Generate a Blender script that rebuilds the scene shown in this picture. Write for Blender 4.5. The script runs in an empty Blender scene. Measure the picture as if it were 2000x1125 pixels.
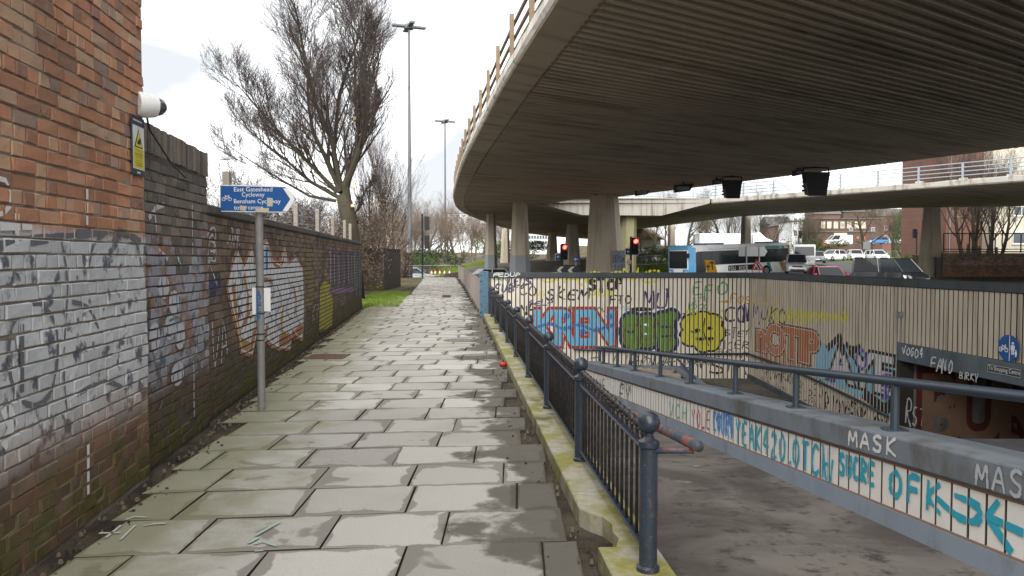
import bpy, bmesh, math, random, zlib
from mathutils import Vector, Matrix, geometry
random.seed(7)
R = math.radians
scene = bpy.context.scene
COL = scene.collection
# ---------------------------------------------------------------- camera, sky, sun, exposure
EYE = 1.6; F = 1500.0; PITCH = math.atan((562.5-505)/F)
cam_d = bpy.data.cameras.new('camera'); cam = bpy.data.objects.new('camera', cam_d); COL.objects.link(cam)
cam.location = (0, 0, EYE); cam.rotation_euler = (math.pi/2-PITCH, 0, 0)
cam_d.sensor_width = 36; cam_d.lens = 36*F/2000; cam_d.clip_start = .05; cam_d.clip_end = 6000
scene.camera = cam
SUN_EL, SUN_ROT = R(38), R(193)
w = bpy.data.worlds.new('World'); scene.world = w; w.use_nodes = True
wt = w.node_tree; wt.nodes.clear()
def wn(t): return wt.nodes.new(t)
sky = wn('ShaderNodeTexSky'); sky.sky_type = 'NISHITA'; sky.sun_disc = False
sky.sun_elevation = SUN_EL; sky.sun_rotation = SUN_ROT; sky.air_density = 1.0; sky.dust_density = 2.0
bg = wn('ShaderNodeBackground'); bg.inputs['Strength'].default_value = .12
wo = wn('ShaderNodeOutputWorld')
tc = wn('ShaderNodeTexCoord'); mp = wn('ShaderNodeMapping'); mp.inputs['Scale'].default_value = (1, 1, 2.6)
nz = wn('ShaderNodeTexNoise'); nz.inputs['Scale'].default_value = 2.6; nz.inputs['Detail'].default_value = 7; nz.inputs['Roughness'].default_value = .42
cr = wn('ShaderNodeValToRGB'); e = cr.color_ramp.elements
e[0].position = .42; e[0].color = (1.72, 1.77, 1.83, 1); e[1].position = .74; e[1].color = (6.8, 6.83, 6.87, 1)
mx = wn('ShaderNodeMix'); mx.data_type = 'RGBA'; mx.inputs[0].default_value = .96
L = wt.links.new
L(tc.outputs['Generated'], mp.inputs['Vector']); L(mp.outputs['Vector'], nz.inputs['Vector']); L(nz.outputs['Fac'], cr.inputs['Fac'])
L(sky.outputs['Color'], mx.inputs[6]); L(cr.outputs['Color'], mx.inputs[7]); L(mx.outputs[2], bg.inputs['Color']); L(bg.outputs['Background'], wo.inputs['Surface'])
sd = bpy.data.lights.new('sun', 'SUN'); sd.energy = 1.5; sd.angle = R(70); sd.color = (1, .965, .91)
so = bpy.data.objects.new('sun', sd); COL.objects.link(so); so.rotation_euler = (math.pi/2-SUN_EL, 0, math.pi-SUN_ROT)
scene.view_settings.view_transform = 'Standard'; scene.view_settings.look = 'None'; scene.view_settings.exposure = 2.05; scene.view_settings.gamma = 1
scene.render.resolution_x = 1024; scene.render.resolution_y = 576
# ---------------------------------------------------------------- pixel helpers (pixels of the 2000 x 1125 photograph)
_c, _s = math.cos(PITCH), math.sin(PITCH)
def at(px, py, Y):
    a = (px-1000)/F; b = (562.5-py)/F; t = Y/(_c+b*_s)
    return Vector((a*t, Y, EYE+t*(b*_c-_s)))
def gz(px, py, z):
    a = (px-1000)/F; b = (562.5-py)/F; t = (z-EYE)/(b*_c-_s)
    return Vector((a*t, t*(_c+b*_s), z))
# ---------------------------------------------------------------- materials
class NT:
    def __init__(s, name, rough=.8, metal=0, spec=.3):
        s.m = bpy.data.materials.new(name); s.m.use_nodes = True; s.t = s.m.node_tree
        s.b = s.t.nodes['Principled BSDF']; s.b.inputs['Roughness'].default_value = rough
        s.b.inputs['Metallic'].default_value = metal; s.b.inputs['Specular IOR Level'].default_value = spec
        s._pos = None
    def link(s, a, b): s.t.links.new(a, b)
    def set(s, sock, v):
        if hasattr(v, 'is_linked') or isinstance(v, bpy.types.NodeSocket): s.link(v, sock)
        else: sock.default_value = v
    def n(s, t): return s.t.nodes.new(t)
    def pos(s):
        if s._pos is None: s._pos = s.n('ShaderNodeNewGeometry').outputs['Position']
        return s._pos
    def obj(s): return s.n('ShaderNodeTexCoord').outputs['Object']
    def scale(s, v, sc):
        m = s.n('ShaderNodeMapping'); s.link(v, m.inputs['Vector']); m.inputs['Scale'].default_value = sc; return m.outputs['Vector']
    def noise(s, sc, det=4, rough=.55, vec=None, dist=0):
        n = s.n('ShaderNodeTexNoise'); s.link(vec or s.pos(), n.inputs['Vector']); n.inputs['Scale'].default_value = sc
        n.inputs['Detail'].default_value = det; n.inputs['Roughness'].default_value = rough; n.inputs['Distortion'].default_value = dist
        return n.outputs['Fac']
    def vor(s, sc, vec=None, feat='F1'):
        n = s.n('ShaderNodeTexVoronoi'); s.link(vec or s.pos(), n.inputs['Vector']); n.inputs['Scale'].default_value = sc; n.feature = feat
        return n.outputs['Distance']
    def ramp(s, f, stops):
        r = s.n('ShaderNodeValToRGB'); s.set(r.inputs['Fac'], f); el = r.color_ramp.elements
        while len(el) < len(stops): el.new(.5)
        for i, (p, c) in enumerate(stops):
            el[i].position = p
            if not hasattr(c, '__len__'): c = (c, c, c)
            el[i].color = (*c[:3], 1)
        return r.outputs['Color']
    def mix(s, f, a, b, mode='MIX'):
        m = s.n('ShaderNodeMix'); m.data_type = 'RGBA'; m.blend_type = mode
        for k, v in (('Factor', f), ('A', a), ('B', b)):
            sock = [i for i in m.inputs if i.name == k and (i.type == 'RGBA' if k != 'Factor' else i.type == 'VALUE')][0]
            if isinstance(v, tuple): v = (*v[:3], 1)
            s.set(sock, v)
        return [o for o in m.outputs if o.type == 'RGBA'][0]
    def math(s, op, a, b=0.0, clamp=False):
        m = s.n('ShaderNodeMath'); m.operation = op; m.use_clamp = clamp; s.set(m.inputs[0], a); s.set(m.inputs[1], b); return m.outputs[0]
    def lin(s, ax, ay, az, c):                      # plane distance in world space
        d = s.n('ShaderNodeVectorMath'); d.operation = 'DOT_PRODUCT'; s.link(s.pos(), d.inputs[0]); d.inputs[1].default_value = (ax, ay, az)
        return s.math('ADD', d.outputs['Value'], c)
    def step(s, v, lo, hi):                         # 0 at lo -> 1 at hi
        m = s.n('ShaderNodeMapRange'); s.set(m.inputs['Value'], v); m.inputs['From Min'].default_value = lo; m.inputs['From Max'].default_value = hi
        m.interpolation_type = 'SMOOTHSTEP'; return m.outputs['Result']
    def attr(s, name='rnd'):
        a = s.n('ShaderNodeAttribute'); a.attribute_name = name; sp = s.n('ShaderNodeSeparateColor'); s.link(a.outputs['Color'], sp.inputs['Color']); return sp.outputs
    def rnd(s): return s.n('ShaderNodeObjectInfo').outputs['Random']
    def bump(s, h, st=.3, dist=.01):
        b = s.n('ShaderNodeBump'); b.inputs['Strength'].default_value = st; b.inputs['Distance'].default_value = dist; s.set(b.inputs['Height'], h)
        s.link(b.outputs['Normal'], s.b.inputs['Normal'])
    def col(s, c):
        if isinstance(c, tuple): c = (*c[:3], 1)
        s.set(s.b.inputs['Base Color'], c); return s
M = {}
def plain(name, c, rough=.7, metal=0, var=.18, sc=6, spec=.3, bump=0):
    k = NT(name, rough, metal, spec)
    f = k.noise(sc, 5, .6)
    k.col(k.mix(f, tuple(x*(1-var) for x in c), tuple(min(1, x*(1+var)) for x in c)))
    if bump: k.bump(k.noise(sc*12, 3), bump, .004)
    M[name] = k.m; return k.m
def glossy(name, c, rough=.25, metal=0, coat=0):
    k = NT(name, rough, metal, .5); f = k.noise(2.5, 4); k.col(k.mix(f, tuple(x*.9 for x in c), tuple(min(1, x*1.06) for x in c)))
    k.b.inputs['Coat Weight'].default_value = coat; M[name] = k.m; return k.m
def emit(name, c, st):
    k = NT(name, .4); k.col(c); k.b.inputs['Emission Color'].default_value = (*c, 1); k.b.inputs['Emission Strength'].default_value = st; M[name] = k.m
# left walls: wall line X = -2.69 - .11 (Y-5.65); distance from the wall plane is used for moss on the ground
def brickmat(name, stops, soot, paint=None, moss=True):
    k = NT(name, .88, 0, .2)
    r = k.attr(); base = k.ramp(r[0], stops)
    v = k.noise(9, 5, .65); base = k.mix(k.math('MULTIPLY', v, .75), base, k.mix(.5, base, (.02, .017, .015)))
    fine = k.noise(60, 3, .6); base = k.mix(k.step(fine, .52, .75), base, k.mix(.45, base, (.32, .26, .22)))
    eff = k.step(k.noise(5.5, 6, .72, dist=.5), .56, .70); base = k.mix(k.math('MULTIPLY', eff, .55), base, k.mix(.35, base, (.52, .45, .38)))
    base = k.mix(k.step(k.noise(17, 5, .75), .60, .74), base, k.mix(.7, base, (.03, .025, .024)))
    big = k.noise(.9, 4, .6); base = k.mix(k.math('MULTIPLY', k.step(big, .42, .7), soot), base, (.022, .019, .017))
    h = k.lin(0, 0, 1, 0)
    if moss: base = k.mix(k.math('MULTIPLY', k.math('SUBTRACT', 1.0, k.step(k.math('ADD', h, k.math('MULTIPLY', k.noise(1.4, 4), -.5)), .1, .75)), .72), base, (.058, .046, .036))
    if paint:
        pn = k.noise(2.2, 5, .7); z0, z1, z2, z3, colr, amt = paint
        band = k.math('MULTIPLY', k.step(h, z0, z1), k.math('SUBTRACT', 1.0, k.step(h, z2, z3)))
        msk = k.math('MULTIPLY', band, k.step(k.math('ADD', pn, k.math('MULTIPLY', r[1], .22)), .50-amt, .62-amt))
        wear = k.step(k.noise(26, 5, .7), .24, .42)
        pc = k.mix(k.noise(3.1, 4, .6), colr, tuple(x*.42 for x in colr)); pc = k.mix(k.step(k.noise(7, 3), .56, .66), pc, (.10, .11, .14))
        base = k.mix(k.math('MULTIPLY', msk, wear), base, pc)
    if moss:
        mm = k.math('MULTIPLY', k.math('SUBTRACT', 1.0, k.step(h, .12, .62)), k.step(k.noise(3.2, 5, .6), .36, .62))
        base = k.mix(k.math('MULTIPLY', mm, .85), base, (.075, .078, .018))
    k.col(base); k.bump(k.noise(48, 5, .7), .55, .006); M[name] = k.m
brickmat('brick_orange', [(0, (.30, .165, .12)), (.25, (.44, .21, .125)), (.55, (.54, .26, .15)), (.8, (.55, .36, .24)), (1, (.28, .20, .17))], .3, (.40, .80, 1.70, 1.80, (.64, .66, .69), .26))
brickmat('brick_brown', [(0, (.11, .08, .068)), (.35, (.19, .125, .095)), (.7, (.26, .16, .115)), (1, (.30, .145, .095))], .35, (.45, .75, 1.65, 1.95, (.36, .37, .42), .02))
brickmat('brick_grey', [(0, (.10, .096, .09)), (.5, (.16, .145, .13)), (1, (.23, .185, .15))], .45, None, False)
brickmat('brick_dark', [(0, (.085, .068, .058)), (.4, (.14, .105, .083)), (.75, (.20, .14, .108)), (1, (.25, .165, .12))], .5)
brickmat('brick_far', [(0, (.07, .032, .024)), (.5, (.13, .055, .038)), (1, (.18, .08, .055))], .45, None, False)
plain('mortar', (.22, .19, .155), .95, sc=14, var=.4, bump=.4)
plain('mortar_dark', (.075, .066, .056), .95, sc=14, var=.4, bump=.4)
def slabmat():
    k = NT('paving', .82, 0, .25); r = k.attr()
    va = k.n('ShaderNodeVectorMath'); va.operation = 'MULTIPLY_ADD'; cc = k.n('ShaderNodeCombineXYZ'); k.link(r[0], cc.inputs[0]); k.link(r[1], cc.inputs[1]); k.link(cc.outputs[0], va.inputs[0]); va.inputs[1].default_value = (37, 53, 0); k.link(k.pos(), va.inputs[2]); own = va.outputs[0]
    base = k.mix(r[0], (.35, .335, .307), (.53, .513, .475))
    base = k.mix(k.math('MULTIPLY', k.noise(70, 3, .7), .5), base, (.13, .125, .11))
    base = k.mix(k.step(k.vor(14), .0, .055), (.05, .045, .04), base)
    edge = k.math('POWER', r[2], 1.6); damp = k.step(k.math('ADD', k.noise(2.0, 5, .55, vec=own, dist=.5), k.math('MULTIPLY', edge, .24)), .61, .66); base = k.mix(k.math('MULTIPLY', damp, .66), base, (.125, .112, .093))
    base = k.mix(k.math('MULTIPLY', k.step(k.noise(.5, 4, .6), .45, .7), .35), base, (.17, .155, .12))
    fromwall = k.lin(.994, .109, 0, 2.06); nzz = k.noise(2.4, 5, .65)
    ml = k.math('SUBTRACT', 1.0, k.step(k.math('SUBTRACT', fromwall, k.math('MULTIPLY', nzz, 2.2)), -.75, .25))
    base = k.mix(k.math('MULTIPLY', ml, .62), base, k.mix(k.noise(9, 4), (.10, .105, .03), (.19, .18, .085)))
    fromkerb = k.lin(-.997, -.0725, 0, .745)
    dr = k.math('SUBTRACT', 1.0, k.step(k.math('SUBTRACT', fromkerb, k.math('MULTIPLY', k.noise(1.5, 5, .6), 2.4)), -.86, -.62))
    base = k.mix(k.math('MULTIPLY', dr, .82), base, k.mix(k.noise(5, 4), (.035, .029, .022), (.075, .066, .045)))
    k.col(base); k.bump(k.noise(120, 4, .7), .25, .003); M['paving'] = k.m
slabmat()
def groundmat(name, a, b, sc=3, dots=None, bump=.6, rough=.95):
    k = NT(name, rough, 0, .15); c = k.mix(k.step(k.noise(sc, 6, .65), .35, .68), a, b)
    if dots: c = k.mix(k.step(k.vor(38), .10, .16), dots, c)
    k.col(c); k.bump(k.noise(sc*16, 5, .7), bump, .02); M[name] = k.m
groundmat('soil', (.030, .024, .018), (.075, .06, .043), 2.5, (.16, .14, .11))
groundmat('gravel_bank', (.07, .062, .05), (.19, .17, .14), .8, (.05, .045, .035))
groundmat('asphalt', (.055, .056, .058), (.10, .10, .10), 1.2, None, .3)
groundmat('grass_ground', (.045, .075, .015), (.12, .14, .03), .9, None, .9)
groundmat('scrub', (.07, .058, .035), (.13, .11, .06), .35, None, .8)
def rampmat():
    k = NT('ramp_concrete', .78, 0, .3); c = k.mix(k.step(k.noise(.75, 6, .62, dist=.8), .34, .66), (.062, .053, .046), (.15, .135, .12))
    c = k.mix(k.step(k.noise(5.5, 5, .7), .52, .66), c, (.05, .043, .037)); c = k.mix(k.math('MULTIPLY', k.step(k.noise(1.0, 5, .6, vec=k.scale(k.pos(), (.5, 2.6, 1))), .50, .70), .4), c, (.055, .048, .042)); c = k.mix(k.step(k.noise(1.6, 3, .5), .67, .72), c, (.27, .26, .25))
    c = k.mix(k.step(k.vor(11), .0, .035), (.03, .027, .024), c)
    k.col(c); k.bump(k.noise(80, 4, .7), .3, .004); M['ramp_concrete'] = k.m
rampmat()
def kerbmat():
    k = NT('kerb_stone', .85, 0, .2); r = k.rnd(); c = k.mix(k.noise(22, 5, .6), (.25, .235, .19), (.40, .38, .32))
    c = k.mix(k.step(k.noise(3.3, 6, .66), .38, .60), c, k.mix(k.noise(12, 4), (.16, .15, .035), (.27, .25, .085)))
    c = k.mix(k.step(k.noise(1.9, 4), .58, .70), c, (.10, .09, .06)); k.col(c); k.bump(k.noise(50, 5, .7), .5, .006); M['kerb_stone'] = k.m
kerbmat()
def concmat(name, a, b, streak=(14, 14, .7), dark=(.05, .045, .038), amt=.7, sc=1.4):
    k = NT(name, .87, 0, .2); c = k.mix(k.noise(sc, 6, .62), a, b)
    st = k.noise(1.0, 5, .6, vec=k.scale(k.pos(), streak)); c = k.mix(k.math('MULTIPLY', k.step(st, .48, .70), amt), c, dark)
    c = k.mix(k.step(k.vor(9), .0, .04), tuple(x*.4 for x in a), c)
    k.col(c); k.bump(k.noise(45, 5, .7), .35, .006); M[name] = k.m
concmat('rib_panel', (.58, .53, .45), (.74, .69, .60), (9, 9, .45), (.27, .225, .17), .5)
concmat('rib_panel_tan', (.38, .335, .265), (.52, .465, .375), (9, 9, .35), (.20, .16, .115), .7)
plain('joint_dirt', (.045, .038, .03), .95)
def deckmat():
    k = NT('deck_under', .87, 0, .2); cb = k.n('ShaderNodeCombineXYZ'); k.set(cb.inputs[0], k.math('MULTIPLY', k.lin(.825, .565, 0, 0), .16)); k.set(cb.inputs[1], k.math('MULTIPLY', k.lin(-.565, .825, 0, 0), 1.6)); v = cb.outputs[0]
    c = k.mix(k.noise(.25, 5, .6), (.34, .285, .22), (.47, .405, .315)); c = k.mix(k.math('MULTIPLY', k.step(k.noise(1.0, 5, .6, vec=v), .46, .66), .55), c, (.16, .132, .10)); c = k.mix(k.math('MULTIPLY', k.step(k.noise(.6, 4, .6), .56, .66), .35), c, (.45, .41, .34))
    k.col(c); k.bump(k.noise(30, 4, .7), .3, .006); M['deck_under'] = k.m
deckmat()
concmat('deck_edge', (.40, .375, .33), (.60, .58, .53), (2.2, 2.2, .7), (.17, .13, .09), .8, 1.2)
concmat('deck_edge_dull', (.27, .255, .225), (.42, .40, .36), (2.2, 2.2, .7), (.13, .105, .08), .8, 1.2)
concmat('column', (.33, .285, .22), (.45, .40, .32), (3, 3, .25), (.14, .115, .085), .5, .8)
concmat('column_moss', (.17, .17, .085), (.27, .25, .16), (3, 3, .25), (.09, .095, .03), .6, .8)
concmat('fascia', (.24, .23, .205), (.34, .325, .29), (5, 5, .3), (.10, .09, .075), .8, .8)
concmat('coping_dark', (.045, .052, .058), (.085, .095, .10), (2, 2, 1), (.03, .03, .03), .5, 1.5)
concmat('coping_blue', (.11, .13, .155), (.20, .22, .24), (2.5, 2.5, 1.5), (.08, .075, .065), .75, 3)
concmat('plinth_blue', (.17, .21, .265), (.27, .31, .36), (2, 2, 1), (.11, .10, .09), .5, 2)
concmat('lintel_blue', (.065, .085, .10), (.12, .145, .165), (3, 3, 1), (.04, .045, .05), .5, 2)
concmat('tunnel_wall', (.10, .097, .09), (.17, .16, .15), (3, 3, 1), (.02, .02, .02), .5, 1.5)
concmat('cobble', (.20, .165, .12), (.32, .275, .21), (3, 3, 3), (.09, .07, .05), .5, 8)
plain('groove', (.03, .027, .023), .95, var=.3)
plain('white_tile', (.66, .64, .60), .45, sc=8, var=.12)
plain('tile_edge', (.22, .14, .105), .8); plain('tile_side', (.07, .055, .045), .9)
def railmat():
    k = NT('rail_paint', .38, 0, .5); c = k.mix(k.noise(7, 4), (.013, .020, .034), (.026, .038, .058))
    c = k.mix(k.step(k.noise(38, 5, .7), .55, .66), c, (.085, .052, .036)); c = k.mix(k.step(k.noise(120, 2), .70, .76), c, (.25, .26, .27))
    k.col(c); k.bump(k.noise(70, 3), .18, .002); M['rail_paint'] = k.m
    k = NT('rail_bar', .5, 0, .4); c = k.mix(k.step(k.noise(30, 5, .7), .42, .66), (.017, .020, .027), (.065, .046, .036)); k.col(c); M['rail_bar'] = k.m
    k = NT('rust_pipe', .6, 0, .4); c = k.mix(k.step(k.noise(16, 5, .65), .44, .58), (.035, .05, .075), (.15, .062, .04)); k.col(c); k.bump(k.noise(60, 3), .3, .003); M['rust_pipe'] = k.m
    k = NT('blue_post', .55, 0, .4); c = k.mix(k.step(k.noise(14, 5, .65), .55, .64), (.065, .13, .19), (.02, .025, .03)); k.col(c); M['blue_post'] = k.m
railmat()
plain('handrail', (.030, .042, .058), .42, sc=12, spec=.5)
plain('galv', (.33, .34, .34), .5, .5, sc=10); plain('mast_steel', (.13, .14, .15), .6, .2, sc=4)
plain('galv_brown', (.24, .21, .185), .6, .2, sc=10)
plain('steel_brown', (.20, .145, .095), .7, .1, sc=3)
plain('rail_grey', (.30, .34, .37), .5, .3, sc=3)
plain('post_grey', (.22, .22, .215), .6, .3, sc=14, var=.3, bump=.2)
plain('black_metal', (.016, .016, .018), .5, sc=8)
plain('grey_panel', (.22, .235, .25), .7)
plain('white_paint', (.74, .74, .73), .6, sc=30, var=.12)
plain('yellow_rust', (.45, .26, .04), .6)
plain('bark', (.07, .06, .045), .95, sc=5, var=.5, bump=.6)
plain('bark_green', (.048, .042, .028), .95, sc=4, var=.45, bump=.6)
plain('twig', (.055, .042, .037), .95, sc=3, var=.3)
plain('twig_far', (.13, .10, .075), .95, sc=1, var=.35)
plain('cut_wood', (.60, .42, .22), .8)
plain('dead_leaf', (.16, .115, .08), .85, sc=2, var=.5)
plain('green_leaf', (.055, .085, .025), .7, sc=1.5, var=.6)
plain('grass_blade', (.13, .19, .025), .8, sc=2, var=.5)
# ---------------------------------------------------------------- mesh helpers
class MB:
    def __init__(s): s.v = []; s.f = []; s.mi = []; s.c = []; s.cur = 0; s.rn = None
    def add(s, vs, fs):
        o = len(s.v); s.v += [tuple(v) for v in vs]
        for f in fs: s.f.append([i+o for i in f]); s.mi.append(s.cur); s.c.append(s.rn)
    def poly(s, vs): s.add(vs, [list(range(len(vs)))])
    def box(s, a, b, mat=None):
        (x0, y0, z0), (x1, y1, z1) = a, b
        vs = [Vector(p) for p in ((x0,y0,z0),(x1,y0,z0),(x1,y1,z0),(x0,y1,z0),(x0,y0,z1),(x1,y0,z1),(x1,y1,z1),(x0,y1,z1))]
        if mat is not None: vs = [mat @ v for v in vs]
        s.add(vs, [(3,2,1,0),(4,5,6,7),(0,1,5,4),(1,2,6,5),(2,3,7,6),(3,0,4,7)])
    def hexa(s, bot, top): s.add(list(bot)+list(top), [(3,2,1,0),(4,5,6,7),(0,1,5,4),(1,2,6,5),(2,3,7,6),(3,0,4,7)])
    def cbox(s, a, b, ch=.01, mat=None):       # box with chamfered edges
        (x0, y0, z0), (x1, y1, z1) = a, b; vs = []
        for z, i in ((z0, ch), (z0+ch, 0), (z1-ch, 0), (z1, ch)):
            for x, y in ((x0+i, y0+i), (x1-i, y0+i), (x1-i, y1-i), (x0+i, y1-i)): vs.append(Vector((x, y, z)))
        if mat is not None: vs = [mat @ v for v in vs]
        fs = [(3,2,1,0), (12,13,14,15)]
        for r in range(3):
            for k in range(4): fs.append((r*4+k, r*4+(k+1) % 4, r*4+4+(k+1) % 4, r*4+4+k))
        s.add(vs, fs)
    def prism(s, pts, z0, z1):                 # pts counter-clockwise in plan; z may be a function of (x, y)
        n = len(pts); g = lambda z, p: z(*p) if callable(z) else z
        vs = [(p[0], p[1], g(z0, p)) for p in pts]+[(p[0], p[1], g(z1, p)) for p in pts]
        s.add(vs, [list(range(n))[::-1], list(range(n, 2*n))]+[(i, (i+1) % n, n+(i+1) % n, n+i) for i in range(n)])
    def tube(s, pts, rad, n=8, cap=True):
        pts = [Vector(p) for p in pts]
        if not hasattr(rad, '__len__'): rad = [rad]*len(pts)
        vs = []; ref = None
        for i, p in enumerate(pts):
            d = (pts[min(i+1, len(pts)-1)]-pts[max(i-1, 0)]).normalized()
            if ref is None: ref = Vector((0, 0, 1)) if abs(d.z) < .9 else Vector((1, 0, 0))
            u = d.cross(ref); u = u.normalized() if u.length > 1e-6 else d.orthogonal().normalized(); v = d.cross(u).normalized()
            for k in range(n):
                a = 2*math.pi*k/n; vs.append(p+(u*math.cos(a)+v*math.sin(a))*rad[i])
        fs = []
        for i in range(len(pts)-1):
            for k in range(n): fs.append((i*n+k, i*n+n+k, i*n+n+(k+1) % n, i*n+(k+1) % n))
        if cap: fs += [list(range(n)), list(range((len(pts)-1)*n, len(pts)*n))[::-1]]
        s.add(vs, fs)
    def lathe(s, prof, n=12, o=(0, 0, 0)):      # prof: (radius, z)
        vs = [(o[0]+r*math.cos(2*math.pi*k/n), o[1]+r*math.sin(2*math.pi*k/n), o[2]+z) for r, z in prof for k in range(n)]
        fs = [(i*n+k, i*n+(k+1) % n, i*n+n+(k+1) % n, i*n+n+k) for i in range(len(prof)-1) for k in range(n)]
        fs += [list(range(n))[::-1], list(range((len(prof)-1)*n, len(prof)*n))]
        s.add(vs, fs)
    def ball(s, c, r, n=12, m=8):
        s.lathe([(max(r*math.sin(math.pi*i/m), r*.02), -r*math.cos(math.pi*i/m)) for i in range(m+1)], n, c)
    def mesh(s, name, mats):
        me = bpy.data.meshes.new(name); me.from_pydata(s.v, [], s.f)
        for m in (mats if isinstance(mats, (list, tuple)) else [mats]): me.materials.append(M[m])
        if any(s.mi): me.polygons.foreach_set('material_index', s.mi)
        if any(c is not None for c in s.c):
            at_ = me.color_attributes.new('rnd', 'FLOAT_COLOR', 'CORNER'); i = 0; buf = []
            for p, c in zip(s.f, s.c):
                if isinstance(c, list): buf += [x for q in c for x in (*q, 1)]
                else: buf += list((*(c or (.5, .5, .5)), 1))*len(p)
            at_.data.foreach_set('color', buf)
        me.update(); return me
    def build(s, name, mats, parent=None, smooth=False, **kw):
        me = s.mesh(name, mats)
        if smooth: me.polygons.foreach_set('use_smooth', [True]*len(me.polygons)); 
        if smooth and smooth is not True: me.set_sharp_from_angle(angle=R(smooth))
        return link(name, me, parent, **kw)
def link(name, me, parent=None, label=None, cat=None, group=None, kind=None, loc=None, rot=None):
    o = bpy.data.objects.new(name, me); COL.objects.link(o)
    if parent: o.parent = parent
    if loc is not None: o.location = loc
    if rot is not None: o.rotation_euler = rot
    return tag(o, label, cat, group, kind)
def tag(o, label=None, cat=None, group=None, kind=None):
    for k, v in (('label', label), ('category', cat), ('group', group), ('kind', kind)):
        if v: o[k] = v
    return o
def empty(name, label=None, cat=None, group=None, kind=None, loc=(0, 0, 0), rz=0):
    o = bpy.data.objects.new(name, None); COL.objects.link(o); o.location = loc; o.rotation_euler = (0, 0, rz); o.empty_display_size = .2
    return tag(o, label, cat, group, kind)
def copy_tree(o, parent=None):
    c = o.copy(); COL.objects.link(c); c.parent = parent
    for ch in list(o.children): copy_tree(ch, c)
    return c
def frame(o, t, n):                            # matrix with x along t, y along n, z up
    o, t, n = Vector(o), Vector(t).normalized(), Vector(n).normalized()
    return Matrix(((t.x, n.x, 0, o.x), (t.y, n.y, 0, o.y), (t.z, n.z, 1, o.z), (0, 0, 0, 1)))
def rr(a, b): return random.uniform(a, b)
# ---------------------------------------------------------------- paint and lettering: convex pieces in wall coordinates (u, v), cut to the pieces they lie on
def clip(poly, ax, val, keep_low):
    out = []; n = len(poly)
    for i in range(n):
        a, b = poly[i], poly[(i+1) % n]; da = (val-a[ax]) if keep_low else (a[ax]-val); db = (val-b[ax]) if keep_low else (b[ax]-val)
        if da >= 0: out.append(a)
        if da*db < 0: t = da/(da-db); out.append((a[0]+(b[0]-a[0])*t, a[1]+(b[1]-a[1])*t))
    return out
def cliprect(p, u0, u1, v0, v1):
    for ax, val, low in ((0, u0, False), (0, u1, True), (1, v0, False), (1, v1, True)):
        p = clip(p, ax, val, low)
        if len(p) < 3: return None
    return p
GL = {  # stroke letters on a 0..1 square
 'A': [[(0,0),(.45,1),(.9,0)],[(.2,.4),(.72,.38)]], 'B': [[(0,0),(0,1),(.6,.9),(.6,.6),(0,.52),(.7,.42),(.65,.05),(0,0)]], 'C': [[(.8,.9),(.35,1),(0,.6),(.1,.1),(.5,0),(.85,.15)]],
 'D': [[(0,0),(0,1),(.6,.85),(.75,.4),(.5,.05),(0,0)]], 'E': [[(.75,1),(.05,.95),(0,.05),(.75,0)],[(0,.5),(.6,.52)]], 'F': [[(.8,1),(.05,.95),(0,0)],[(0,.5),(.6,.52)]], 'G': [[(.8,.9),(.3,1),(0,.5),(.3,0),(.8,.15),(.8,.5),(.5,.5)]],
 'H': [[(0,0),(.05,1)],[(.75,0),(.75,1)],[(0,.5),(.75,.5)]], 'I': [[(.2,0),(.22,1)]], 'J': [[(.7,1),(.7,.2),(.4,0),(.1,.15)]], 'K': [[(0,0),(.05,1)],[(.75,1),(.05,.45),(.8,0)]], 'L': [[(0,1),(.02,0),(.7,.03)]],
 'M': [[(0,0),(.1,1),(.45,.35),(.8,1),(.95,0)]], 'N': [[(0,0),(.05,1),(.7,.05),(.75,1)]], 'O': [[(.4,1),(.08,.75),(.05,.25),(.4,0),(.75,.25),(.75,.75),(.4,1)]], 'P': [[(0,0),(.05,1),(.65,.9),(.68,.6),(.05,.48)]],
 'R': [[(0,0),(.05,1),(.65,.9),(.65,.6),(.05,.5),(.75,0)]], 'S': [[(.75,.92),(.35,1),(.05,.78),(.3,.55),(.7,.4),(.65,.08),(.3,0),(0,.12)]], 'T': [[(0,.97),(.8,1)],[(.4,1),(.38,0)]], 'U': [[(0,1),(.05,.2),(.35,0),(.7,.2),(.75,1)]],
 'V': [[(0,1),(.38,0),(.8,1)]], 'W': [[(0,1),(.2,0),(.45,.6),(.7,0),(.95,1)]], 'X': [[(0,0),(.75,1)],[(0,1),(.78,0)]], 'Y': [[(0,1),(.38,.5),(.8,1)],[(.38,.5),(.3,0)]], 'Z': [[(0,1),(.75,.97),(0,0),(.8,.03)]],
 '4': [[(.55,0),(.55,1),(0,.35),(.8,.35)]], '2': [[(.05,.8),(.4,1),(.72,.75),(0,0),(.8,.03)]], '0': [[(.4,1),(.08,.75),(.05,.25),(.4,0),(.75,.25),(.75,.75),(.4,1)]], '.': [[(.3,0),(.4,.06)]], ' ': [], '?': [[(0,.8),(.4,1),(.7,.75),(.35,.4),(.35,.25)]],
 '~': [[(0,.3),(.25,.9),(.4,.2),(.6,.8),(.75,.1),(1,.7)]], '@': [[(.7,.3),(.4,.2),(.25,.5),(.45,.75),(.7,.6),(.7,.2),(.95,.4),(.8,.9),(.3,1),(0,.6),(.1,.1),(.6,0)]], '>': [[(0,.5),(1,.5)],[(.65,.8),(1,.5),(.65,.2)]]}
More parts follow.
